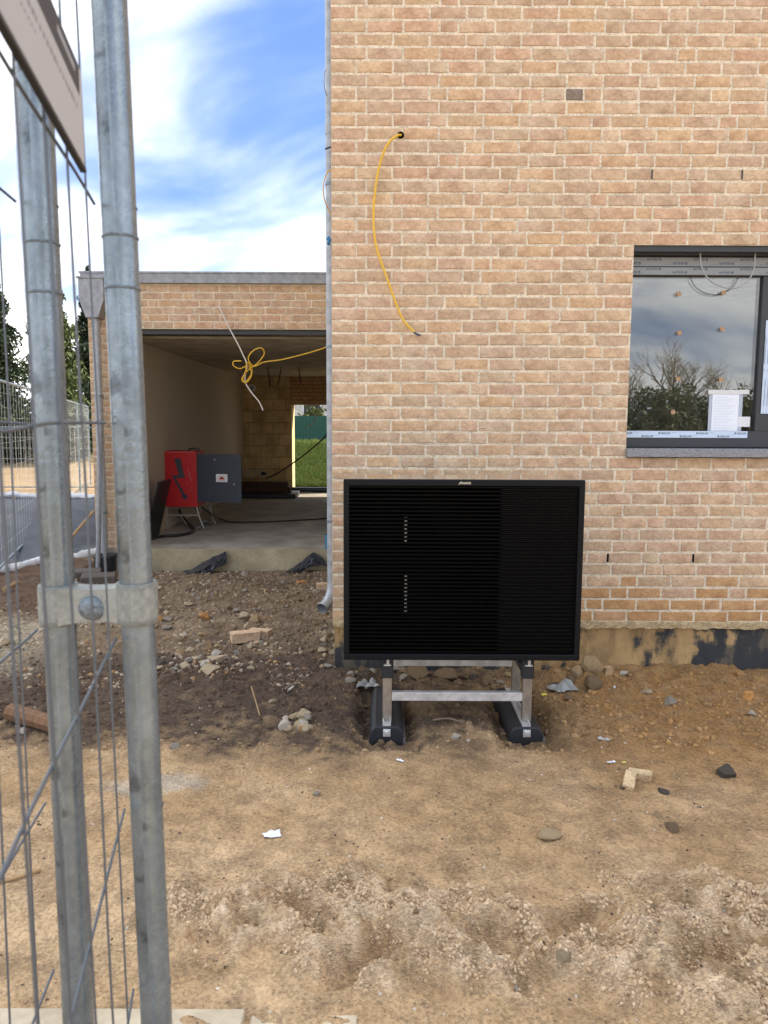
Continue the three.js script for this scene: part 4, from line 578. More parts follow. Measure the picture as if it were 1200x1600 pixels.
function brickBit(px, py, w, label, turn, tone = 'brickp', L = 0.1, h = 0.065, dd = 0.1, tilt = 0) {
  const p = G(px, py), t = new THREE.Mesh(new THREE.BufferGeometry(), M.stone[tone]); const g = new RoundedBoxGeometry(L, h, dd, 2, 0.006), q = g.attributes.position; for (let i = 0; i < q.count; i++) { const x = q.getX(i), y = q.getY(i), z = q.getZ(i), s = 0.006 * fbm3(x * 30 + px, y * 30, z * 30, 2); q.setXYZ(i, x + s, y + s, z + s * (x > 0.03 ? 3 : 1)); } g.computeVertexNormals(); t.geometry = uvBox(g); t.name = numbered('broken_brick'); t.position.set(p.x, p.y + h * 0.44, p.z - 0.03); t.rotation.set(tilt, turn, tilt * 0.5); t.castShadow = t.receiveShadow = true; scene.add(t); return tag(t, label, 'brick piece');
}
brickBit(382, 1003, 42, 'pale brick block lying nearest in the cluster of broken bricks before the garage', 0.35, 'brickp', 0.21, 0.075, 0.1);
brickBit(405, 993, 36, 'pale split brick just behind the nearest block of the broken bricks', -0.25, 'brickp', 0.17, 0.06, 0.1);
brickBit(403, 1005, 16, 'thin pale brick chip right beside the nearest broken brick', 0.2, 'brickp', 0.07, 0.02, 0.05);
brickBit(509, 921, 20, 'loose peach brick jutting out by the corner downpipe', 0.1, 'brickp', 0.19, 0.07, 0.1);
brickBit(986, 1234, 20, 'longer piece of the two broken yellow brick bits on the sand', 1.2, 'cream', 0.1, 0.05, 0.055, 0.25);
brickBit(1003, 1222, 30, 'curved upper piece of the two broken yellow brick bits', -0.35, 'cream', 0.1, 0.045, 0.045, 0.1);
brickBit(1173, 1096, 12, 'small squared orange brick bit near the right edge', 0.5, 'orange', 0.045, 0.05, 0.04);
brickBit(951, 1054, 16, 'squared tan brick bit in the rubble right of the heat pump', 0.3, 'tan', 0.06, 0.055, 0.05);
brickBit(470, 912, 14, 'flat reddish brick shard on the earth below the garage slab', 0.6, 'orange', 0.1, 0.02, 0.06);
const stones = [
  [320, 968, 22, .7, 'orange', 'bright orange stone lying alone in front of the garage'], [247, 969, 18, .6, 'orange', 'small orange stone right beside the fence pole'], [260, 970, 22, .5, 'grey', 'grey stone next to the small orange stone by the pole'], [260, 984, 16, .7, 'grey', 'round grey stone just below the flat grey stone by the pole'],
  [381, 966, 18, .9, 'pale', 'upright pale stone at the back of the broken brick cluster'], [399, 976, 18, 1, 'tan', 'tan stone behind the pale bricks before the garage'], [387, 984, 30, .5, 'pale', 'flat cream stone wedged behind the pale brick block'], [357, 953, 14, .9, 'brown', 'brown stone above the broken brick cluster'], [368, 956, 16, .6, 'grey', 'grey stone touching the brown stone above the bricks'],
  [333, 1036, 40, .35, 'pale', 'broad flat pale stone in the rubble left of the house corner'], [325, 1054, 36, .4, 'pale', 'second flat pale stone, below the broadest one in the rubble'], [272, 1050, 24, .5, 'grey', 'grey flat stone in the rubble near the fence pole'], [287, 1047, 16, .6, 'pale', 'small pale stone between the flat stones by the fence'], [297, 1018, 16, .6, 'pale', 'pale stone above the flat stones in the rubble'], [252, 1040, 16, .8, 'dark', 'dark stone by the fence pole in the rubble'],
  [443, 915, 14, .8, 'grey', 'grey stone halfway up the slope to the garage slab'], [425, 1098, 12, .7, 'pale', 'pale oval stone lying alone on dark earth'], [452, 1112, 10, 1.2, 'brown', 'upright brown stone above the pale rubble heap'],
  [382, 1122, 14, .9, 'brown', 'brown stone on dark earth left of the pale rubble heap'], [420, 1134, 34, .5, 'brown', 'broad brown stone beside the pale rubble heap'], [472, 1142, 12, .9, 'orange', 'round orange stone in the pale rubble heap'],
  [272, 1168, 18, .5, 'grey', 'light grey stone beside the fence pole near the white grit'], [495, 1242, 14, .6, 'grey', 'small grey stone alone on the smooth sand'], [858, 1308, 40, .35, 'cream', 'long cream stone half sunk in the sand'], [1138, 1215, 30, .8, 'dark', 'dark mottled clod on the ochre earth at right'], [978, 1234, 16, .9, 'brown', 'brown round stone touching the broken yellow bricks'], [1037, 1240, 20, .4, 'dark', 'flat dark pebble right of the broken yellow bricks'], [1052, 1298, 26, .4, 'brown', 'low brown stone sunk in sand below the dark clod'], [1028, 1275, 16, .4, 'tan', 'tan stone sunk in the sand below the yellow bricks'],
  [926, 1056, 34, 1.0, 'tan', 'tall tan rock at the top of the rubble right of the heat pump'], [905, 1058, 24, .9, 'tan', 'tan rock just left of the tall rock in the rubble'], [927, 1076, 30, .8, 'brown', 'brown rock under the tall tan rock beside the heat pump'], [893, 1066, 18, .7, 'brown', 'small brown rock nearest the right leg in the rubble'], [975, 1056, 18, .5, 'white', 'white stone right of the rubble by the plinth'], [890, 1094, 18, .7, 'brown', 'brown stone below the crumpled grey film'], [1010, 1084, 22, .4, 'pale', 'pale flat stone on the earth below the plinth'], [1048, 1100, 26, .3, 'grey', 'long flat grey stone right of the pale flat stone'], [1176, 1118, 14, .8, 'white', 'white round pebble near the right edge'],
  [713, 1155, 16, .7, 'white', 'white stone on the earth between the rubber feet'], [733, 1162, 8, .9, 'white', 'tiny white pebble beside the white stone between the feet'], [735, 1140, 22, .5, 'tan', 'low tan stone under the heat pump'], [582, 1055, 28, .4, 'grey', 'grey slab of stone left under the heat pump'], [622, 1052, 26, .5, 'grey', 'grey stone under the middle of the heat pump'], [545, 1065, 20, .5, 'grey', 'grey rubble stone under the left corner of the heat pump'],
  [650, 1056, 46, .5, 'brown', 'long brown clod under the rear cross bar'], [700, 1062, 40, .5, 'brown', 'brown clod under the right half of the rear bar'], [6, 1008, 30, .6, 'pale', 'pale stone at the left edge behind the fence'], [20, 982, 14, .7, 'grey', 'grey stone above the pale stone at the left edge'], [34, 1148, 14, 1, 'white', 'white stone below the split log at the left edge'], [648, 1422, 16, .8, 'tan', 'tan lump on top of the churned sand'], [610, 1418, 18, .7, 'tan', 'wide tan lump at the crest of the churned sand'], [880, 1492, 28, .6, 'pale', 'squared pale crumb at the right end of the churned sand'], [805, 1548, 14, .6, 'white', 'white pebble at the foot of the churned sand'], [1130, 1425, 10, .6, 'white', 'white chip on the churned sand at right'],
];
for (const [px, py, w, a, tone, lb] of stones) stone('stone', px, py, w, a, tone, lb);
for (let i = 0; i < 15; i++) { const a = rnd() * 6.28, q = Math.sqrt(rnd()); stone('rubble_stone', 474 + 34 * q * Math.cos(a), 1130 + 13 * q * Math.sin(a), 9 + rnd() * 15, .5 + rnd() * .4, ['pale', 'white', 'cream', 'pale', 'grey'][i % 5], 'stone of the small rubble heap left of the heat pump', { group: 'stones of the small pale rubble heap' }); }
for (let i = 0; i < 34; i++) stone('rubble_stone', 244 + rnd() * 175, 985 + rnd() * 62, 6 + rnd() * 11, .4 + rnd() * .4, ['pale', 'grey', 'white', 'tan', 'pale'][i % 5], 'small stone of the rubble strip right of the fence poles', { group: 'stones of the rubble strip' });
for (let i = 0; i < 30; i++) stone('slope_stone', 246 + rnd() * 255, 898 + rnd() * 62, 5 + rnd() * 10, .4 + rnd() * .4, ['pale', 'grey', 'tan', 'brown', 'grey'][i % 5], 'small stone on the earth slope before the garage slab', { group: 'stones on the earth slope' });
for (let i = 0; i < 26; i++) stone('mortar_chunk', 500 + rnd() * 34, 985 + rnd() * 62, 6 + rnd() * 11, .5 + rnd() * .4, ['pale', 'cream', 'pale', 'grey', 'cream'][i % 5], 'crumb of mortar rubble at the foot of the house corner', { group: 'mortar rubble at the house corner' });
for (let i = 0; i < 26; i++) stone('loose_stone', 545 + rnd() * 330, 1050 + rnd() * 22, 7 + rnd() * 14, .5 + rnd() * .4, ['brown', 'grey', 'tan', 'brown', 'dark'][i % 5], 'rubble stone on the earth behind the heat pump feet', { group: 'rubble behind the heat pump feet' });

function crumple(w, d, h, seed, nx = 18, nz = 12) { const g = new THREE.PlaneGeometry(w, d, nx, nz); g.rotateX(-Math.PI / 2); const p = g.attributes.position; for (let i = 0; i < p.count; i++) { const x = p.getX(i), z = p.getZ(i); const e = Math.min(1, 3 * (1 - Math.abs(2 * x / w)), 3 * (1 - Math.abs(2 * z / d))); p.setY(i, h * (Math.abs(n2(x / w * 1.1 + seed, z / d * 0.8)) * 1.4 * (0.3 + 0.7 * e))); p.setX(i, x * (0.85 + 0.15 * n2(z / d * 1.1 + seed, 4))); p.setZ(i, z * (0.8 + 0.3 * n2(x / w * 0.9 + seed, 9))); } const c = toCreasedNormals(g, 0.5); return uvBox(c); }
function litter(name, px, py, w, d, h, mat, label, cat, turn, seed) { const p = G(px, py), m = mesh(name, crumple(w, d, h, seed), mat); m.position.set(p.x, p.y + 0.006, p.z); m.rotation.y = turn; return tag(m, label, cat); }
const whiteS = std(lin(.72, .76, .8), 0.7, { side: THREE.DoubleSide }), greyFilm = std(lin(.27, .28, .27), 0.35, { side: THREE.DoubleSide });
litter('paper_scrap', 425, 1306, 0.085, 0.05, 0.012, whiteS, 'white paper scrap lying on the open sand', 'paper', 0.3, 3);
litter('film_scrap', 880, 1078, 0.2, 0.16, 0.045, greyFilm, 'crumpled grey plastic film beside the right rubber foot', 'plastic film', 0.3, 8);
litter('film_scrap', 573, 1060, 0.16, 0.1, 0.03, greyFilm, 'grey plastic film scrap under the left end of the heat pump', 'plastic film', 0.2, 15);
litter('feather_scrap', 943, 1157, 0.07, 0.028, 0.012, std(lin(.42, .42, .4), 0.7, { side: THREE.DoubleSide }), 'grey ragged scrap on the ochre earth', 'scrap', -0.6, 21);
litter('leaf', 975, 1193, 0.03, 0.018, 0.004, std(lin(.6, .52, .12), 0.7, { side: THREE.DoubleSide }), 'small yellow leaf above the broken yellow bricks', 'leaf', 0.4, 25);
litter('leaf', 850, 1087, 0.035, 0.022, 0.012, std(lin(.68, .58, .06), 0.6, { side: THREE.DoubleSide }), 'bright yellow leaf beside the right stand leg', 'leaf', 0.4, 28);
litter('paper_chip', 955, 1193, 0.05, 0.014, 0.008, whiteS, 'thin white chip beside the small yellow leaf', 'chip', 0.2, 31);
litter('paper_chip', 960, 1076, 0.028, 0.014, 0.01, whiteS, 'white upright chip in the dark earth right of the rubble', 'chip', 1.3, 33);
litter('paper_chip', 625, 1190, 0.045, 0.014, 0.006, whiteS, 'tiny white chip on the sand below the left rubber foot', 'chip', -0.6, 36);
function stick(pts, r, mat, label) { tag(mesh('stick', tube(pts.map(([px, py, up]) => { const p = G(px, py); p.y += up; return p; }), r, 14, 6), mat), label, 'stick'); }
stick([[393, 1088, .06], [400, 1105, .03], [406, 1120, .006]], 0.004, M.wood, 'thin bent stick standing in the dark earth');
stick([[797, 1146, .01], [808, 1157, .008], [816, 1163, .006]], 0.009, M.wood, 'short pale peg beside the right rubber foot');
stick([[444, 1081, .01], [455, 1074, .012], [466, 1070, .01]], 0.008, M.woodGrey, 'grey stick left of the house corner');
stick([[450, 1084, .02], [458, 1078, .02]], 0.007, M.cableWhite, 'short pale stick lying on the grey stick');
stick([[676, 1128, .01], [700, 1128, .02], [722, 1132, .012]], 0.005, M.woodGrey, 'twig lying on the earth between the rubber feet');
stick([[0, 1382, .008], [30, 1374, .008], [64, 1362, .008]], 0.006, M.wood, 'long pale straw on the sand behind the fence poles');
{ // split log left behind the poles
  const a = G(18, 1122), b = G(100, 1146); a.y += 0.035; b.y += 0.03; const t = tag(mesh('split_log', uvBox(toCreasedNormals(new THREE.CylinderGeometry(0.045, 0.05, a.distanceTo(b), 9, 3), 0.6)), std(lin(.25, .14, .075), 0.85, { map: woodTex })), 'reddish split log behind the fence poles', 'log'); t.position.copy(a).lerp(b, 0.5); t.quaternion.setFromUnitVectors(V(0, 1, 0), b.clone().sub(a).normalize());
}
// black foil hanging over the slab edge
function foil(pts, label) { // pts: rows of photograph positions at the slab face
  const nx = pts[0].length, pos = [], idx = [];
  const curve = pts.map((r) => new THREE.CatmullRomCurve3(r.map(([x, y, d]) => P(x, y, d)))); const U = 26, Vn = 8;
  for (let j = 0; j <= Vn; j++) for (let i = 0; i <= U; i++) { const u = i / U, f = j / Vn * (curve.length - 1), k = Math.min(curve.length - 2, Math.floor(f)), p = curve[k].getPoint(u).lerp(curve[k + 1].getPoint(u), f - k); pos.push(p.x, p.y + 0.012 * fbm2(u * 5, f * 4 + pts[0][0][0], 3), p.z + 0.03 * fbm2(u * 6 + 7, f * 3 + pts[0][0][0], 3)); }
  for (let j = 0; j < Vn; j++) for (let i = 0; i < U; i++) { const a = j * (U + 1) + i; idx.push(a, a + 1, a + U + 1, a + 1, a + U + 2, a + U + 1); }
  const g = new THREE.BufferGeometry(); g.setAttribute('position', new THREE.Float32BufferAttribute(pos, 3)); g.setIndex(idx); g.computeVertexNormals(); tag(mesh('black_foil', uvBox(toCreasedNormals(g, 0.6)), M.foilBlack), label, 'plastic foil');
}
foil([[[284, 893, 8.4], [300, 889, 8.42], [325, 874, 8.46], [352, 862, 8.5]], [[283, 898, 8.3], [303, 895, 8.26], [330, 882, 8.3], [355, 865, 8.46]], [[276, 902, 8.32], [300, 903, 8.26], [330, 893, 8.28], [354, 880, 8.42]]], 'black plastic foil flapping over the slab edge on the left');
foil([[[450, 890, 8.4], [468, 880, 8.42], [482, 868, 8.46], [490, 862, 8.5]], [[448, 893, 8.3], [470, 888, 8.3], [488, 872, 8.36], [505, 872, 8.46]], [[446, 894, 8.3], [470, 892, 8.3], [492, 884, 8.34], [512, 884, 8.42]]], 'black plastic foil folded over the slab edge near the house corner');
{ const p = P(511, 846, 8.5); const g = new THREE.CylinderGeometry(0.035, 0.03, 0.16, 16, 1, true); g.translate(p.x, FL + 0.085, p.z - 0.08); tag(mesh('blue_tube', g, new THREE.MeshStandardMaterial({ color: lin(.05, .19, .33), roughness: 0.5, side: THREE.DoubleSide })), 'blue plastic tube standing on the garage slab by the house corner', 'tube'); }

// paving slabs along the bottom edge
for (const [a, b, lb] of [[-60, 385, 'pale concrete paving slab at the lower left edge'], [395, 560, 'pale concrete paving slab mostly covered by sand']]) { const p = G(a, 1572), q = G(b, 1572); const g = new RoundedBoxGeometry(q.x - p.x, 0.06, 0.5, 2, 0.006); g.translate((p.x + q.x) / 2, (a < 0 ? -0.026 : -0.034) , p.z + 0.27); const m = tag(mesh('paving_slab', uvBox(g), std(lin(.56, .49, .38), 0.9, { map: conMap, bumpMap: grainBump, bumpScale: 0.003 })), lb, 'paving slab'); }

// loose crumbs and pebbles: nobody could count them
{
  const geos = [stoneGeo(1201, 0.7, 1), stoneGeo(1207, 0.8, 1)];
  const lay = (name, n, geo, label, pick) => {
    const im = new THREE.InstancedMesh(geo, std(lin(1, 1, 1), 0.95, { map: grainMap }), n), m4 = new THREE.Matrix4(), q = new THREE.Quaternion(), e = new THREE.Euler(), c = new THREE.Color(); let k = 0, tries = 0;
    while (k < n && tries++ < n * 60) { const s = pick(); if (!s) continue; const [x, z, r, col] = s; e.set(rnd() * 6, rnd() * 6, rnd() * 6); q.setFromEuler(e); m4.compose(V(x, H(x, z) + r * 0.1, z), q, V(r, r * (0.6 + 0.4 * rnd()), r)); im.setMatrixAt(k, m4); { const kk = 0.82 + 0.36 * rnd(); c.setRGB(...col.map((v) => clamp(v * kk, 0, 0.85))); } im.setColorAt(k, c); k++; }
    im.count = k; im.name = numbered(name); im.castShadow = im.receiveShadow = true; scene.add(im); tag(im, label, name.replace('_', ' '), null, 'stuff'); console.log(name, k);
  };
  lay('sand_crumbs', 32000, geos[0], 'crumbled sand in the churned foreground', () => { const x = -1.1 + rnd() * 2.9, z = -1.75 - rnd() * 1.25, c = churn(x, z), pf = printAt(x, z)[1]; if (rnd() > c * (1 - 0.85 * pf) * sstep(-0.15, 0.4, fbm2(x * 4.5, z * 4.5, 3))) return; return [x, z, 0.0011 + 0.007 * Math.pow(rnd(), 8), lerp3(C.sandLight, C.sand, rnd())]; });
  lay('sand_grit', 26000, geos[1], 'grit scattered over the open sand', () => { const d = 1.6 + 3.4 * Math.pow(rnd(), 0.8), x = -d * 0.62 + rnd() * d * 1.24, z = -d; if (z < -4.85) return; if (rnd() > clamp(0.35 + 0.9 * fbm2(x * 2 + 50, z * 2, 3))) return; const t = rnd(); return [x, z, 0.001 + 0.005 * Math.pow(rnd(), 5), t < 0.05 ? [.66, .6, .5] : t < 0.13 ? [.12, .09, .06] : lerp3(groundColor(x, z), C.sandLight, 0.25 * rnd())]; });
  lay('soil_clods', 13000, geos[1], 'dark crumbs of earth round the heat pump and before the garage', () => { const x = -3.4 + rnd() * 6, d = 3.7 + 4.7 * rnd(); if (d > 4.85 && x > -0.42) return; const c = groundColor(x, -d); return [x, -d, 0.003 + 0.016 * Math.pow(rnd(), 4), c.map((v) => v * 1.15)]; });
  lay('slope_gravel', 3600, geos[1], 'stony gravel on the slope before the garage', () => { const x = -3.4 + rnd() * 3.0, d = 4.6 + 3.8 * rnd(); if (d > 4.9 && x > -0.45) return; if (rnd() > clamp(0.3 + 1.3 * fbm2(x * 1.6 + 9, d * 1.6, 3))) return; const t = rnd(); return [x, -d, 0.004 + 0.015 * Math.pow(rnd(), 4), t < 0.5 ? [.46, .37, .25] : t < 0.8 ? [.33, .27, .20] : [.38, .23, .11]]; });
}

// ------------------------------------------------------------------ left background: sheeted bank, fences, trees
{
  const U = 50, Vn = 30, pos = [], uv = [], idx = [];
  const edge = (u) => V(mix(-4.9, -3.42, u), 0, -mix(6.2, 9.6, u)), crest = (u) => V(mix(-8.4, -3.4, u), 0, -10.55);
  for (let j = 0; j <= Vn; j++) for (let i = 0; i <= U; i++) { const u = i / U, v = j / Vn, p = edge(u).lerp(crest(u), v); const base = 0.57 * sstep(0, 1, v * 0.9 + 0.05) * mix(1, 1, u); p.y = Math.max(base, H(p.x, p.z)) + 0.035 + 0.02 * fbm2(u * 7 + 2 * v, v * 3, 3); pos.push(p.x, p.y, p.z); uv.push(p.x, p.z); }
  for (let j = 0; j < Vn; j++) for (let i = 0; i < U; i++) { const a = j * (U + 1) + i; idx.push(a, a + 1, a + U + 1, a + 1, a + U + 2, a + U + 1); }
  const g = new THREE.BufferGeometry(); g.setAttribute('position', new THREE.Float32BufferAttribute(pos, 3)); g.setAttribute('uv', new THREE.Float32BufferAttribute(uv, 2)); g.setIndex(idx); g.computeVertexNormals();
  const t = thing('ground_sheet', 'dark blue plastic sheet covering the earth bank left of the garage', 'plastic sheet'); mesh('sheet', g, M.tarp, t);
  const hem = (f, y, r, n) => { const c = []; for (let i = 0; i <= 24; i++) { const p = f(i / 24); p.y = y + 0.02 * n2(i * 1.7, n); c.push(p); } const gg = tube(c, r, 120, 10), q = gg.attributes.position; for (let i = 0; i < q.count; i++) { const x = q.getX(i), yy = q.getY(i), z = q.getZ(i); q.setY(i, yy + 0.03 * fbm2(x * 6, z * 6 + n, 3)); q.setX(i, x + 0.02 * fbm2(x * 9 + 4, z * 9, 2)); } gg.computeVertexNormals(); return uvBox(gg); };
  const h1 = mesh('hem', hem(edge, 0.05, 0.05, 3), M.foilWhite, t); h1.userData.label = 'crumpled white foil hem'; mesh('hem', hem(crest, 0.615, 0.04, 8), M.foilWhite, t);
}
tag(mesh('wood_lath', cyl(P(112, 839, 9.3), P(146, 799, 9.75), 0.018, 6), M.wood), 'pale wooden lath slanting before the dark plastic sheet', 'lath');
tag(mesh('wood_lath', cyl(P(6, 921, 7.2), P(28, 910, 7.4), 0.025, 6), M.wood), 'short wooden stub at the white hem of the plastic sheet', 'lath');
for (const [px, py, w, lb] of [[128, 905, 36, 'dark weathered slab lying on the rubble by the garage corner'], [150, 912, 44, 'dark flat slab, lower of the two by the garage corner']]) { const p = G(px, py), g = new RoundedBoxGeometry(0.34, 0.09, 0.22, 2, 0.015), q = g.attributes.position; for (let i = 0; i < q.count; i++) q.setY(i, q.getY(i) + 0.015 * n2(q.getX(i) * 12, q.getZ(i) * 12)); g.computeVertexNormals(); const m = tag(mesh('dark_slab', uvBox(g), M.stone.dark), lb, 'slab'); m.position.set(p.x, p.y + 0.04, p.z - 0.08); m.rotation.y = 0.3; }
function farPanel(a, b, y0, y1, label, group, pitch = 0.11, wr = 0.0028) {
  const t = thing('far_fence_panel', label, 'fence panel', [0, 0, 0], 0, group), d = b.clone().sub(a), L = d.length(), at = (s, y) => a.clone().addScaledVector(d, s / L).setY(y), g = [];
  for (const s of [0, L]) mesh('post', cyl(at(s, y0), at(s, y1), 0.021, 8), M.galv, t); mesh('rail', cyl(at(0, y1), at(L, y1), 0.016, 6), M.galv, t); mesh('rail', cyl(at(0, y0 + 0.08), at(L, y0 + 0.08), 0.016, 6), M.galv, t);
  for (let s = pitch; s < L; s += pitch) g.push(cyl(at(s, y0), at(s, y1), wr, 4)); for (let y = y0 + 0.25; y < y1; y += 0.26) g.push(cyl(at(0, y), at(L, y), wr, 4)); mesh('wire_mesh', merge(g), std(lin(.55, .56, .56), 0.5, { metalness: 0.4 }), t);
}
{
  const a = V(-3.7, 0, -7.2), b = V(-7.8, 0, -20.4), n = 4; const names = ['nearest', 'second', 'third', 'farthest'];
  for (let i = 0; i < n; i++) farPanel(a.clone().lerp(b, i / n + 0.002), a.clone().lerp(b, (i + 1) / n - 0.002), i === 0 ? 0.12 : i === 1 ? 0.2 : 0.0, 2.05, names[i] + ' mesh panel of the fence receding past the plastic sheet', 'fence receding beside the garage', 0.2, 0.0016);
  for (let i = 0; i < 3; i++) farPanel(V(-15.2 + i * 3.5, 0, -18.6 - 0.1 * i), V(-11.75 + i * 3.5, 0, -18.65 - 0.1 * i), -0.02, 1.52, ['first', 'second', 'third', 'fourth'][i] + ' panel from the left of the mesh fence across the sunlit field', 'fence across the field');
}
function leafCrown(n, size, fn, seed) { // many small crossed leaf-spray faces spread through a crown's volume
  const r = prng(seed), pos = [], idx = [], nor = []; let k = 0, tries = 0;
  while (k < n && tries++ < n * 12) { const p = fn(r); if (!p) continue; const s = size * (0.6 + 0.9 * r()), a = V(r() - 0.5, r() - 0.5, r() - 0.5).normalize(), b = V(r() - 0.5, (r() - 0.7), r() - 0.5).cross(a).normalize(); const q = (u, v) => { const w = p.clone().addScaledVector(a, u * s).addScaledVector(b, v * s * 0.45); pos.push(w.x, w.y, w.z); }; const o = pos.length / 3; q(-1, 0); q(0, -0.8); q(1, 0); q(0, 0.8); idx.push(o, o + 1, o + 2, o, o + 2, o + 3); k++; }
  const g = new THREE.BufferGeometry(); g.setAttribute('position', new THREE.Float32BufferAttribute(pos, 3)); g.setIndex(idx); g.computeVertexNormals(); return g;
}
const leafM = [[.03, .05, .02], [.06, .085, .022], [.045, .06, .03], [.10, .115, .03]].map((c) => std(lin(...c), 0.85, { side: THREE.DoubleSide }));
const hedgeM = std(lin(.15, .165, .10), 0.85, { side: THREE.DoubleSide }), twigM = std(lin(.33, .30, .25), 0.95);
const barkM = std(lin(.1, .075, .055), 0.95, { map: grainMap });
function evergreen(x, z, h, rad, label, seed, m = 0, n = 7000, narrow = 1, size = 0.1) {
  const y = H(x, z), t = thing('evergreen_tree', label, 'tree', [x, y, z], 0, 'evergreens behind the field'); mesh('trunk', cyl(V(0, -0.1, 0), V(0, h * 0.92, 0), rad * 0.09, 8, 0.02), barkM, t);
  mesh('crown', leafCrown(n * 2.2, size, (r) => { const v = Math.pow(r(), 0.75), a = r() * 6.283, env = rad * Math.pow(1 - v, narrow) * (0.75 + 0.5 * n2(a * 1.6 + seed, v * 9)) * (0.72 + 0.28 * Math.sin(v * h * 4.2 + a * 2 + seed)); const q = Math.sqrt(r()); if (fbm3(Math.cos(a) * 2.2 + seed, v * h * 0.9, Math.sin(a) * 2.2, 2) < -0.28) return null; return V(Math.cos(a) * env * q, 0.25 + v * (h - 0.2) - 0.25 * q * rad * 0.5, Math.sin(a) * env * q); }, seed), leafM[m], t);
}
function bush(x, z, w, h, label, seed, m, n = 5000, name = 'hedge_bush', size = 0.13, grp = 'bushes behind the field') {
  const t = thing(name, label, 'bush', [x, H(x, z), z], 0, grp); mesh('stem', merge([0, 1, 2, 3].map((i) => cyl(V(0, -0.1, 0), V(Math.cos(i * 1.7) * w * 0.4, h * 0.7, Math.sin(i * 1.7) * w * 0.3), 0.06, 6, 0.02))), barkM, t);
  mesh('foliage', leafCrown(n, size, (r) => { const p = V(r() * 2 - 1, r() * 2 - 1, r() * 2 - 1), l = p.length(); if (l > 0.72 + 0.36 * n3(p.x * 2.2 + seed, p.y * 2.2, p.z * 2.2)) return null; if (fbm3(p.x * 3 + seed, p.y * 3, p.z * 3, 2) < -0.3) return null; return V(p.x * w, h * 0.5 + p.y * h * 0.55, p.z * w * 0.7); }, seed), typeof m === 'number' ? leafM[m] : m, t);
}
evergreen(-14.6, -29, 7.4, 2.6, 'tall dark evergreen at the left edge beyond the field', 3, 0, 9000, 0.8);
evergreen(-12.4, -33, 7.2, 2.2, 'dark evergreen just right of the tallest one', 14, 0, 7500, 0.9);
evergreen(-11.6, -27.5, 6.4, 2.0, 'olive green conifer standing beside the garage hopper', 27, 1, 8000, 0.7);
evergreen(-10.6, -31, 7.9, 1.7, 'slim dark conifer with a drooping tip by the garage', 35, 0, 6500, 1.0);
evergreen(-17.5, -35, 6.6, 2.6, 'dark evergreen farthest left behind the field', 41, 2, 6000, 0.8);
bush(-15.5, -26.5, 1.7, 1.7, 'dark bush beside the small pale greenhouse', 51, 0, 3500); bush(-12.6, -25.5, 1.6, 1.9, 'dark round bush below the olive conifer', 55, 0, 3500); bush(-10.4, -26, 1.5, 1.7, 'dark bush at the garage side of the field', 58, 2, 3500); bush(-17.5, -26, 1.6, 1.4, 'low bush at the far left of the field', 61, 2, 3000);
{ // small greenhouse or shed
  const t = thing('garden_shed', 'small pale gabled shed beyond the field', 'shed', [-13.3, H(-13.3, -24.5), -24.5], 0.25); const s = new THREE.Shape(); s.moveTo(-0.75, 0); s.lineTo(0.75, 0); s.lineTo(0.75, 1.35); s.lineTo(0, 1.95); s.lineTo(-0.75, 1.35); s.closePath(); const g = new THREE.ExtrudeGeometry(s, { depth: 1.8, bevelEnabled: false }); g.translate(0, 0, -1.8); mesh('wall', uvBox(g), std(lin(.40, .42, .32), 0.7), t);
  for (const sg of [-1, 1]) { const r = rbox(-0.02, 1.02, 0, 0.05, -1.9, 0.1, 0.005); r.rotateZ(-0.675); r.translate(0, 1.95, 0); if (sg < 0) r.rotateY(Math.PI).translate(0, 0, -1.8); mesh('roof', r, std(lin(.6, .62, .6), 0.5), t); } mesh('door', rbox(-0.3, 0.3, 0.05, 1.3, 0.005, 0.03, 0.004), std(lin(.3, .33, .26), 0.6), t);
}

// ------------------------------------------------------------------ behind the garage: bank, green screen, neighbours
{
  const t = thing('green_screen_fence', 'dark green screened fence on the grass bank behind the garage', 'fence', [0, 0, -34]); const y0 = H(-3, -34) - 0.05;
  for (let i = 0; i < 9; i++) { const x = -12 + i * 2.5; mesh('post', rbox(x - 0.03, x + 0.03, y0 - 0.3, y0 + 1.18, -0.03, 0.03, 0.005, 1), std(lin(.015, .06, .04), 0.6), t); if (i < 8) { const g = new THREE.BoxGeometry(2.44, 1.08, 0.02, 60, 1, 1), p = g.attributes.position; for (let k = 0; k < p.count; k++) p.setZ(k, p.getZ(k) + 0.018 * Math.sin(p.getX(k) * 42)); g.computeVertexNormals(); g.translate(x + 1.25, y0 + 0.6, 0); mesh('panel', g, std(lin(.008, .075, .055), 0.6), t); } }
}
function simpleHouse(label, x, z, w, dp, h, rh, wall, roof, turn, wins) {
  const t = thing('neighbour_house', label, 'house', [x, H(x, z) - 0.2, z], turn, 'houses beyond the site'); mesh('wall', box(-w / 2, w / 2, 0, h, -dp / 2, dp / 2), std(lin(...wall), 0.9, { map: conMap }), t);
  const s = new THREE.Shape(); s.moveTo(-w / 2 - 0.5, h - 0.1); s.lineTo(w / 2 + 0.5, h - 0.1); s.lineTo(0, h + rh); s.closePath(); const g = new THREE.ExtrudeGeometry(s, { depth: dp + 0.6, bevelEnabled: false }); g.translate(0, 0, -dp / 2 - 0.3); mesh('roof', uvBox(g), std(lin(...roof), 0.8), t);
  for (const [wx, wy] of wins) { const f = mesh('window', rbox(wx - 0.55, wx + 0.55, wy, wy + 1.2, dp / 2 - 0.02, dp / 2 + 0.03, 0.01), M.whitePaper, t); mesh('pane', box(wx - 0.48, wx + 0.48, wy + 0.07, wy + 1.13, dp / 2 + 0.031, dp / 2 + 0.035), M.black, f); }
}
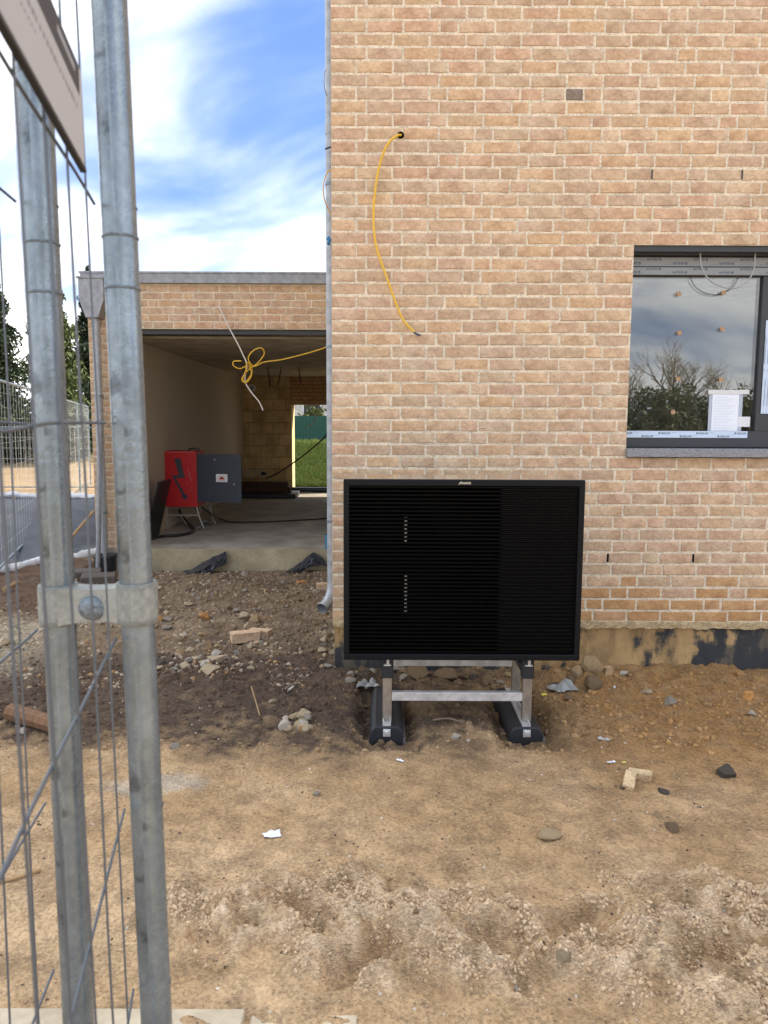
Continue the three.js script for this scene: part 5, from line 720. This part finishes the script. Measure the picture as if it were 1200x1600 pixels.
simpleHouse('white rendered house with a dark roof behind the green fence', -1.8, -50, 9, 8, 5.2, 3, [.75, .74, .72], [.05, .05, .055], 0, [[-2.5, 1], [0, 1], [2.5, 1]]);
simpleHouse('neighbouring house to the right that shades the grass bank', 13, -31, 11, 9, 6.5, 3.5, [.6, .55, .48], [.12, .07, .05], 0.1, [[-3, 1], [0, 1], [3, 1], [-3, 4], [3, 4]]);
bush(-3.4, -37, 0.8, 1.6, 'autumn coloured bush just behind the green fence', 71, 3, 1600, 'garden_bush', 0.1, 'garden bushes');
{ // grass on the bank
  const g = new THREE.BufferGeometry(), p = []; for (let k = 0; k < 5; k++) { const a = k * 1.3, dx = Math.cos(a), dz = Math.sin(a), l = 0.05 + 0.03 * (k % 3); p.push(dx * 0.01 - dz * 0.008, 0, dz * 0.01 + dx * 0.008, dx * 0.01 + dz * 0.008, 0, dz * 0.01 - dx * 0.008, dx * 0.05, l, dz * 0.05); } g.setAttribute('position', new THREE.Float32BufferAttribute(p, 3)); g.computeVertexNormals();
  const n = 9000, im = new THREE.InstancedMesh(g, std(lin(1, 1, 1), 0.8, { side: THREE.DoubleSide }), n), m4 = new THREE.Matrix4(), c = new THREE.Color(); for (let k = 0; k < n; k++) { const d = 19.8 + 13 * Math.pow(rnd(), 1.4), x = -4.4 + rnd() * 4.4, s = 1 + rnd(); m4.makeRotationY(rnd() * 6).scale(V(s, s, s)).setPosition(x, H(x, -d) - 0.005, -d); im.setMatrixAt(k, m4); im.setColorAt(k, c.setRGB(.10 + .05 * rnd(), .15 + .04 * rnd(), .02)); } im.name = 'grass'; im.castShadow = im.receiveShadow = true; scene.add(im); tag(im, 'green grass on the bank behind the garage', 'grass', null, 'stuff');
}

// ------------------------------------------------------------------ behind the viewer: the trees and hedge mirrored in the window
function bareTree(x, z, h, label, seed) {
  const r = prng(seed), t = thing('bare_tree', label, 'tree', [x, H(x, z), z], 0, 'bare trees behind the viewer'), tr = [], br = [];
  const grow = (p, dir, len, rad, lvl) => { const q = p.clone().addScaledVector(dir, len); (lvl < 2 ? tr : br).push(cyl(p, q, rad, lvl < 2 ? 7 : lvl < 4 ? 4 : 3, rad * 0.62)); if (lvl >= 6) return; const n = lvl === 0 ? 5 : lvl < 4 ? 3 : 2 + Math.floor(r() * 2); for (let i = 0; i < n; i++) { const d = dir.clone().multiplyScalar(0.9).add(V(r() - 0.5, (r() - 0.3) * 0.6, r() - 0.5).multiplyScalar(1.5)).normalize(); grow(p.clone().lerp(q, 0.55 + 0.45 * r()), d, len * (0.58 + 0.22 * r()), rad * 0.55, lvl + 1); } };
  grow(V(0, -0.1, 0), V(0.03, 1, 0), h * 0.32, h * 0.025, 0); mesh('trunk', merge(tr), twigM, t); mesh('crown', merge(br), twigM, t);
}
bareTree(10.6, 24, 5.6, 'bare bushy tree mirrored in the left of the window', 5); bareTree(13.4, 25, 6.4, 'tallest bare tree mirrored in the window', 8); bareTree(16.2, 26, 5.6, 'small bare tree mirrored right in the window', 13); bareTree(8.2, 26, 5.6, 'bare tree mirrored at the window edge', 21);
for (const [x, w, h, s] of [[8.5, 2.2, 3.1, 81], [11.5, 2.2, 3.4, 84], [14.5, 2.2, 3.2, 87], [17.6, 2.2, 2.7, 91], [20.6, 2.2, 2.6, 95]]) bush(x, 21.5, w, h, 'hedge bush behind the viewer, ' + ['first', 'second', 'third', 'fourth', 'fifth'][[8.5, 11.5, 14.5, 17.6, 20.6].indexOf(x)] + ' from the street side', s, hedgeM, 7000, 'rear_hedge', 0.1, 'hedge behind the viewer');

scene.traverse((o) => { if (o.isMesh) { o.castShadow = true; o.receiveShadow = true; } });
renderer.render(scene, camera);
